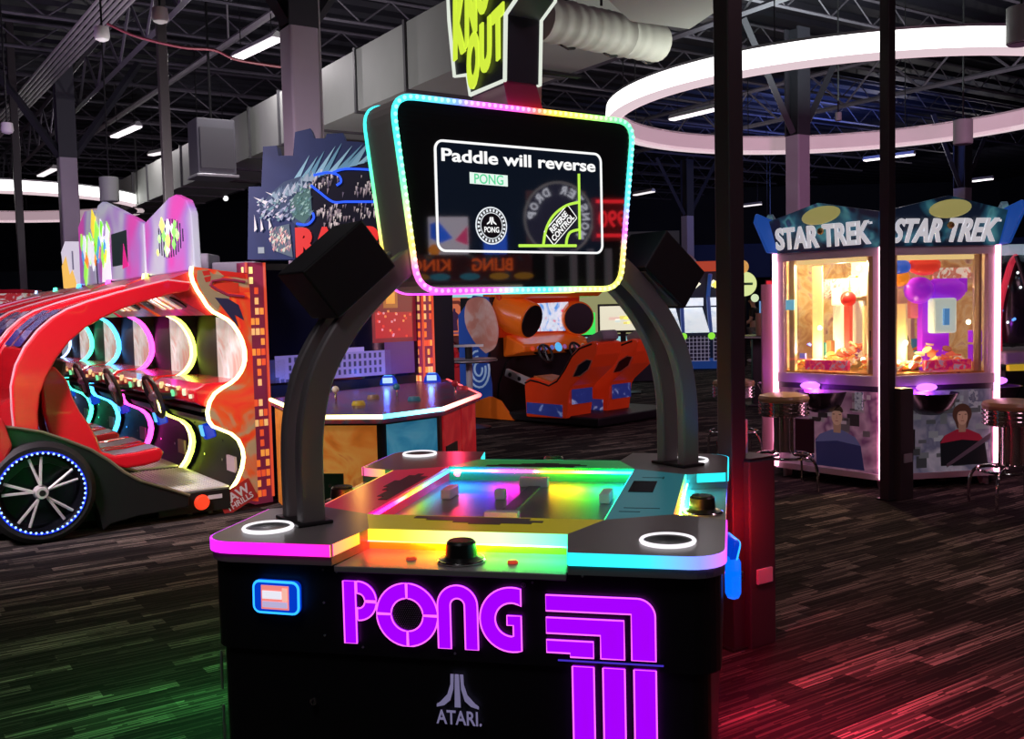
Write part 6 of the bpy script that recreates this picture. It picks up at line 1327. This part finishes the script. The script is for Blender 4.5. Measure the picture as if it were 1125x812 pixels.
for k, u in ((5, .47), (0, .60)): inbox(fpos(k, u, .05, 1.03), (.42, .04, .085), yawk(k), 'ticket_panel', ramp_print('ticket_print', [(0, (.3, .0, .25)), (.45, (.7, .02, .15)), (.55, (.85, .1, .1)), (.65, (.5, .3, .45)), (1, (.2, .05, .4))], 16, .4, .4))
inbox(fpos(0, .88, .10, 1.12), (.09, .06, .14), yawk(0), 'violet_box', VIO); inbox(fpos(0, .88, .10, 1.26), (.09, .06, .1), yawk(0), 'violet_box', VIO)
rg = random.Random(21)
PZ = [('amber', (.9, .45, .08)), ('cream', (.9, .8, .55)), ('rose', (.8, .25, .3)), ('plum', (.35, .1, .4)), ('brown', (.3, .14, .07)), ('white', (.85, .82, .8)), ('teal', (.1, .45, .5))]
for k in (5, 0):
    for i in range(11):
        nm_, c_ = rg.choice(PZ); u = .14+.072*i+rg.uniform(-.02, .02); z_ = rg.choice([1.08, 1.14, 1.5, 1.62, 1.72]); h_ = rg.uniform(.08, .2)
        inbox(fpos(k, u, rg.uniform(.36, .5), z_), (rg.uniform(.06, .12), .05, h_), yawk(k)+rg.uniform(-.3, .3), 'prize_box', mat('prize_'+nm_, c_, .35, emit=c_, es=.12), bev=.006)
for k in (5, 0):            # machinery printed on the lower panels
    mb = MB()
    for i in range(46):
        u = rg.uniform(.09, .88); z_ = .16+.60*rg.random(); w_ = rg.uniform(.02, .12)*(1.6 if i < 12 else 1); h_ = rg.uniform(.015, .07)*(1.8 if i < 12 else 1); g_ = rg.choice([.03, .06, .12, .2, .32, .45]); t_ = (1, .72, .86) if k == 5 else (.85, .88, 1)  # left face tinted pink for the neon light
        a, b = fpos(k, u, -.0012-.00002*i, z_), fpos(k, min(u+w_, .95), -.0012-.00002*i, z_); mb.add([a, b, b+Z*h_, a+Z*h_], [(0, 1, 2, 3)], 0, tuple(g_*x for x in t_))
    mb.build('printed_machinery', attr_paint('panel_print', .4, .22), S)
mb = MB(); rg = random.Random(12)
for k, n_ in ((5, 150), (0, 170)):
    for i in range(n_):
        u = rg.uniform(.1, .9); dd = rg.uniform(.12, .5); hh = .99+.20*math.exp(-((u-.6)/.2)**2)*rg.random()+.04*rg.random(); c = fpos(k, u, dd, hh)
        n3 = Vector((rg.gauss(0, .6), rg.gauss(0, .6), 1)).normalized(); mb.cyl(c, c+n3*.012, .04, n=8, col=rg.choice([(.9, .35, .06), (.95, .6, .15), (1, .8, .4), (.85, .2, .1), (.9, .9, .7), (.6, .15, .08)]))
o = mb.build('coin_heap', attr_paint('coin_paint', .25, .22), S); o['kind'] = 'stuff'
for k, u, z in ((5, .70, 1.86), (5, .33, 1.35), (5, .74, 1.08), (0, .02, 1.40), (0, .30, 1.22), (0, .86, 1.38), (0, .35, 1.02)):
    MB().sph(fpos(k, u, .16, z), .022, 0, 8).build('spot_bulb', glow('warm_bulb', (1, .85, .5), 6), S)
for k in (5, 0): lamp('POINT', ctr+fpos(k, .5, .22, 1.90), 46, (1, .76, .42), .04); lamp('POINT', ctr+fpos(k, .3, .18, 1.15), 9, (1, .70, .32), .03)
# catch bowls with violet lamps above
for k in (5, 0, 1, 4):
    c = fpos(k, .47 if k == 5 else .40, -.03, .62); 
    b_ = MB().lathe([(.001, 0), (.09, .01), (.17, .07), (.215, .17), (.225, .19), (.21, .19), (.16, .08), (.08, .03), (.001, .025)], c, 26).build('catch_bowl', mat('bowl_dark', (.012, .008, .012), .25), S, smooth=True)
    c2 = fpos(k, .37 if k == 5 else .36, -.05, .855); MB().sph(c2, .05, 0, 10, sc=(1.8, .8, .7)).build('violet_lamp', glow('violet_lamp', (.55, .15, 1), 2.2), S, smooth=True); lamp('POINT', ctr+c2-Z*.06, 5, (.5, .05, 1), .03)
    c3 = fpos(k, .80, -.005, .74); inbox(c3, (.075, .012, .15), yawk(k), 'sign_plate', ramp_print('plate_print', [(0, (.6, .6, .65)), (.5, (.5, .5, .6)), (.56, (.1, .1, .2)), (1, (.6, .6, .7))], 20, .4, .15))
c = fpos(0, .18, -.005, .42); inbox(c, (.22, .012, .17), yawk(0), 'bill_slot', mat('slot_dark', (.03, .028, .03), .4), bev=.01); c = fpos(5, .28, -.005, .40); inbox(c, (.2, .012, .3), yawk(5), 'bill_slot', mat('slot_plum', (.05, .015, .03), .4), bev=.01)
# printed officers on the lower panels: plain uniformed busts
def bust(k, u, z, s, uni, sh, hair, hw):
    a, b = hp[k], hp[(k+1) % 6]; d = (b-a).normalized(); n = Vector((d.y, -d.x, 0)); o = fpos(k, u, -.006, z)
    def pl_(pts, c, e): MB_.prism3([o+d*x*s+Z*y*s+n*e for x, y in pts], n*.001, 0, c)
    MB_ = MB()
    pl_(arc(0, .02, hw, -40, 220, 14)+[(-.055, -.13), (.06, -.13)] if hw > .1 else arc(0, .04, hw, 0, 180, 12), hair, 0)
    pl_([(-.24, -.52), (-.25, -.26), (-.20, -.20), (-.06, -.14), (.06, -.14), (.2, -.2), (.26, -.28), (.30, -.52)], uni, .001); pl_([(-.25, -.28), (-.2, -.2), (-.06, -.14), (.06, -.14), (.2, -.2), (.26, -.28), (.0, -.25)], sh, .002)
    pl_([(-.04, -.17), (.04, -.17), (.045, -.06), (-.045, -.06)], (.42, .22, .16), .003); pl_([(.06*math.cos(t*PI/10), .085*math.sin(t*PI/10)-.01) for t in range(20)], (.62, .34, .25), .004)
    pl_([(-.062, .03), (-.05, .075), (0, .09), (.05, .075), (.062, .03), (.03, .05), (-.03, .05)], hair, .005)
    for sx in (-1, 1): pl_([(sx*.035-.012, .012), (sx*.035+.012, .012), (sx*.035+.012, .02), (sx*.035-.012, .02)], (.08, .04, .03), .006)
    pl_([(-.008, -.03), (.008, -.03), (.004, .01), (-.004, .01)], (.5, .25, .18), .006); pl_([(-.02, -.055), (.02, -.055), (.015, -.047), (-.015, -.047)], (.35, .1, .09), .006)
    MB_.build('printed_figure', attr_paint('figure_print', .4, .22), S)
bust(5, .60, .60, .86, (.03, .03, .11), (.12, .12, .28), (.05, .03, .02), .068); bust(0, .70, .60, .80, (.01, .01, .014), (.40, .02, .05), (.10, .04, .03), .11)
a_ = [fpos(0, .56, -.014, .17), fpos(0, .95, -.014, .40)]; MB().prism3([a_[0], a_[0]+Z*.03, a_[1]+Z*.05, a_[1]], (0, -.003, 0)).build('printed_beam', mat('beam_grey', (.35, .33, .42), .4), S)
# roof boards
BRD = ramp_print('space_print', [(0, (.004, .006, .016)), (.45, (.008, .015, .035)), (.56, (.02, .10, .16)), (.64, (.08, .30, .34)), (.72, (.02, .05, .12)), (1, (.15, .2, .4))], 2.4, .35, .4, 2)
LETS = mat('roof_letters', (.75, .75, .78), .3, emit=(.8, .8, .85), es=.55); GOLD = mat('saucer_gold', (.45, .42, .16), .35, emit=(.5, .46, .15), es=.45)
for k in range(6):
    a, b = hp[k], hp[(k+1) % 6]; d = (b-a).normalized(); n = Vector((d.y, -d.x, 0)); ov = .06; L = (b-a).length
    q = [a+n*.03+Z*(ZW1+.05), b+n*.03+Z*(ZW1+.05), b+d*.03+n*.10+Z*2.30, a.lerp(b, .5)+n*.13+Z*2.42, a-d*.03+n*.10+Z*2.30]
    bo = MB().prism3(q, -n*.05).build('roof_board', BRD, S)
    if k in (0, 5, 1, 4):
        up = (Z+n*.28).normalized(); c = a.lerp(b, .5)+n*.075+Z*2.145
        text('STAR TREK', 'roof_letters', LETS, bo, basis(c, d, up), .93, .20, .032, .02, .18); o = text('TM', 'trade_mark', LETS, bo, basis(c+d*.47+up*.075, d, up), .035, .02, .01, .008)
        c = a.lerp(b, .52)+n*.115+Z*2.315; MB().sph(c, .19, 0, 20, sc=(1, .14, .40), M_=Matrix.Rotation(math.atan2(d.y, d.x), 3, 'Z') @ Matrix.Rotation(rad(-6), 3, 'Y')).build('disc_emblem', GOLD, bo, smooth=True)
        MB().sph(a.lerp(b, .52)+n*.12+Z*2.18, .03, 0, 10).build('emblem_stud', mat('stud_gold', (.4, .25, .08), .3, .5), bo, smooth=True)
    o_ = hp[k].normalized(); MB().prism3([hp[k]*1.0+Z*(ZW1+.05), hp[k]+o_*.10+Z*(ZW1+.06), hp[k]+o_*.22+Z*2.30, hp[k]+o_*.20+Z*2.38, hp[k]+o_*.05+Z*2.32], Vector((-o_.y, o_.x, 0))*.05).build('blue_fin', mat('fin_blue', (.02, .10, .45), .3, emit=(.02, .12, .6), es=.35), S, bev=.012)
# ================================================================ STOOLS
def stool(px, py, d, label, seatc):
    p = aty(px, py, d); T = thing('bar_stool', label, 'stool', (p.x, d, 0), 0, 'chrome bar stools'); zs = .775
    MB().lathe([(.001, zs-.02), (.205, zs-.02), (.212, zs), (.20, zs+.025), (.14, zs+.04), (.001, zs+.045)], n=36).build('seat_cushion', mat('seat_gold', (.45, .30, .14), .3), T, smooth=True)
    prof = [(.19, zs-.15)]
    for k in range(4): z = zs-.145+.033*k; prof += [(.200, z), (.212, z+.008), (.212, z+.018), (.200, z+.026)]
    prof += [(.19, zs-.02)]; MB().lathe(prof, n=36).build('chrome_band', CHROME, T, smooth=True)
    legs = 4
    for k in range(legs):
        a = PI/4+k*PI/2; ca, sa = math.cos(a), math.sin(a); MB().tube(smooth_path([(.085*ca, .085*sa, zs-.14), (.085*ca, .085*sa, .36), (.10*ca, .10*sa, .30), (.16*ca, .16*sa, .30), (.26*ca, .26*sa, .27), (.305*ca, .305*sa, .18), (.31*ca, .31*sa, .0)], 5), .0125, 8).build('leg', CHROME, T, smooth=True)
    MB().tube([(.085*math.cos(a*PI/12), .085*math.sin(a*PI/12), zs-.14) for a in range(24)], .012, 6, True).build('upper_ring', CHROME, T)
    MB().tube([(.235*math.cos(a*PI/20), .235*math.sin(a*PI/20), .285) for a in range(40)], .0125, 8, True).build('foot_ring', CHROME, T, smooth=True)
    MB().cyl((0, 0, .32), (0, 0, zs-.14), .075, n=20).build('centre_column', CHROME, T, smooth=True)
    return T
stool(861, 440, 8.25, 'chrome bar stool with gold seat standing at the left corner of the prize machine', 0)
stool(1112, 448, 7.3, 'chrome bar stool with gold seat cut off by the right picture edge', 0)
stool(806, 423, 9.9, 'chrome bar stool half hidden behind the thick black pole', 0)
# ================================================================ RIGHT EDGE
fm = Frame(*aty(1118, 380, 9.2).xy, rad(5)); T = thing('ride_game', 'black ride game with blue lights on a yellow-striped grey plinth at the right edge', 'arcade game', fm.o, fm.yaw)
q = lambda px, py: fm.on(px, py, 'y', 0); zA = q(1115, 398).z; zB = q(1115, 390).z
MB().box(-.12, 1.2, 0, .9, .05, zA-.08).build('plinth_base', BLACK, T); MB().box(-.14, 1.2, -.03, .9, zA-.02, zA+.10).build('plinth', mat('plinth_grey', (.34, .33, .33), .5), T, bev=.02); MB().box(-.10, 1.2, -.035, .02, zA-.08, zA-.02).build('yellow_stripe', mat('stripe_yellow', (.7, .5, .03), .4, emit=(.8, .6, .03), es=.35), T)
MB().lathe([(.001, 0), (.17, .05), (.25, .25), (.27, .5), (.2, .78), (.08, .9), (.001, .92)], (.17, .35, zA+.12), 20).build('ride_body', mat('ride_black', (.01, .01, .014), .2), T, smooth=True)
mb = MB(); rg = random.Random(2)
for k in range(34): a = rg.uniform(-2.7, -.4); z = rg.uniform(.15, .75); r = .27; mb.sph((.17+r*math.cos(a), .35+r*math.sin(a), zA+.12+z), .014, 0, 6, rg.choice([(.1, .3, 1), (.4, .6, 1), (.9, .95, 1)]))
mb.build('blue_lights', attr_glow('ride_lights', 1.6), T); MB().box(.02, .3, .2, .4, zA+1.02, zA+1.12).build('pale_cap', mat('cap_pale', (.5, .62, .7), .3, emit=(.4, .55, .65), es=.4), T, bev=.02)
MB().tube(smooth_path([(-.06, .2, zA+.1), (-.09, .15, zA+.5), (-.02, .1, zA+.9), (.1, .2, zA+1.0)], 6), .03, 8).build('red_lit_tube', mat('tube_red', (.5, .03, .06), .3, emit=(.8, .04, .08), es=.4), T, smooth=True)
MB().tube(smooth_path([(-.02, .0, zA+1.0), (.06, -.06, zA+.6), (.10, -.02, zA+.1)], 6), .02, 8).build('cable', BLACK, T, smooth=True)
# ================================================================ BESIDE THE VIEWER (seen mirrored in the dark overhead screen)
CG = Frame(4.65, 1.66, rad(-126.9)); T = thing('coin_game', 'round-signed game to the right of the viewer, mirrored in the dark overhead screen', 'arcade game', CG.o, CG.yaw)
MB().box(-1.2, 1.0, .05, .9, .02, 1.5).build('cabinet', mat('cab_navy', (.01, .012, .03), .5), T, bev=.02)
MB().box(-.2, 1.0, .0, .9, 1.84, 2.06).build('marquee', ramp_print('marquee_dark', [(0, (.03, .01, .02)), (.5, (.10, .02, .02)), (.62, (.02, .12, .16)), (.75, (.5, .2, .02)), (1, (.1, .02, .02))], 5, .4, .6), T)
text('BLING', 'marquee_letters', glow('letter_orange', (1, .13, .02), 2.0), T, basis((-.02+.18, -.004, 1.97), (1, 0, 0), (0, 0, 1)), .36, .11, .02, .004); text('KING', 'marquee_letters', glow('letter_orange', (1, .13, .02), 2.0), T, basis((.70, -.004, 1.97), (1, 0, 0), (0, 0, 1)), .34, .10, .02, .004)
for x, c in ((-.12, (.7, .3, .02)), (.1, (.8, .35, .03)), (.36, (.05, .35, .5)), (.62, (.05, .35, .5)), (.8, (.6, .25, .02))): MB().sph((x, -.0, 1.87), .06, 0, 10, sc=(1.5, .3, .5)).build('marquee_fish', glow('fish_%d' % int(x*100), c, 1.0), T, smooth=True)
MB().box(-.1, .85, -.02, .1, 1.72, 1.79).build('lit_bar', glow('bar_cream', (1, .9, .65), 1.2), T); MB().box(-1.2, -.25, .3, .9, 1.5, 1.84).build('rear_box', mat('cab_navy', (.01, .012, .03), .5), T)
for k, x in enumerate((-.95, -.78, -.62, -.4)): MB().box(x, x+.05, .02, .08, 1.5, 2.1).build('bar', mat('bar_grey', (.5, .5, .55), .4, emit=(.5, .5, .55), es=.3), T)
MB().box(-.5, -.44, .3, .4, 1.84, 2.2).build('mast', SATIN, T); MB().box(-.75, -.2, .13, .17, 2.15, 2.62).build('brown_board', mat('board_brown', (.3, .12, .08), .5, emit=(.3, .12, .08), es=.3), T)
dsc = MB().cyl((-.47, .06, 2.37), (-.47, .13, 2.37), .31, n=40).build('round_board', mat('round_board', (.03, .02, .03), .4, emit=(.10, .07, .14), es=.4), T)
MB().tube([(-.47+.315*math.cos(a*PI/24), .05, 2.37+.315*math.sin(a*PI/24)) for a in range(48)], .012, 5, True).build('rim', mat('rim_grey', (.4, .38, .36), .4, emit=(.4, .38, .36), es=.8), dsc)
for i, ch in enumerate('MONSTER DROP'):
    if ch == ' ': continue
    a = PI*1.08-i*(PI*1.16)/11+rad(20); cp_ = Vector((-.47+.25*math.cos(a), .055, 2.37+.25*math.sin(a))); tx = Vector((math.sin(a), 0, -math.cos(a))); ty = Vector((math.cos(a), 0, math.sin(a))); text(ch, 'board_letter', glow('letter_pale', (.75, .75, .85), 3), dsc, basis(cp_, tx, ty), .06, .075, .03, .005)
MB().box(-1.12, -.78, .0, .08, 2.17, 2.55).build('score_box', mat('score_box', (.05, .0, .0), .4, emit=(.4, .01, .01), es=.6), T); text('990', 'score_digits', glow('digit_red', (1, .02, .03), 4), T, basis((-.95, -.004, 2.36), (1, 0, 0), (0, 0, 1)), .26, .15, .02, .003)
for z in (2.20, 2.50): MB().box(-1.10, -.80, -.006, 0, z, z+.03).build('red_row', glow('digit_red', (1, .02, .03), 4), T)
MB().box(.36, .70, .02, .06, 2.02, 2.38).build('picture_board', mat('board_white', (.7, .68, .75), .4, emit=(.7, .65, .75), es=1.6), T); MB().box(.4, .46, .05, .09, 1.84, 2.1).build('board_post', SATIN, T)
mb = MB(); mb.prism([(.69, 2.32), (.62, 2.34), (.5, 2.2), (.6, 2.16), (.69, 2.2)], 'y', .012, .02, 0, (.02, .15, 1)); mb.prism([(.37, 2.3), (.48, 2.18), (.37, 2.14)], 'y', .012, .02, 0, (.9, .05, .2)); mb.prism(arc(.66, 2.10, .05, 0, 330, 10), 'y', .012, .02, 0, (1, .3, .03)); mb.build('board_shapes', attr_glow('board_shapes', 1.8), T)
MB().box(.02, .22, .02, .05, 2.06, 2.32).build('blue_panel', glow('blue_panel', (.03, .15, 1), 1.8), T)
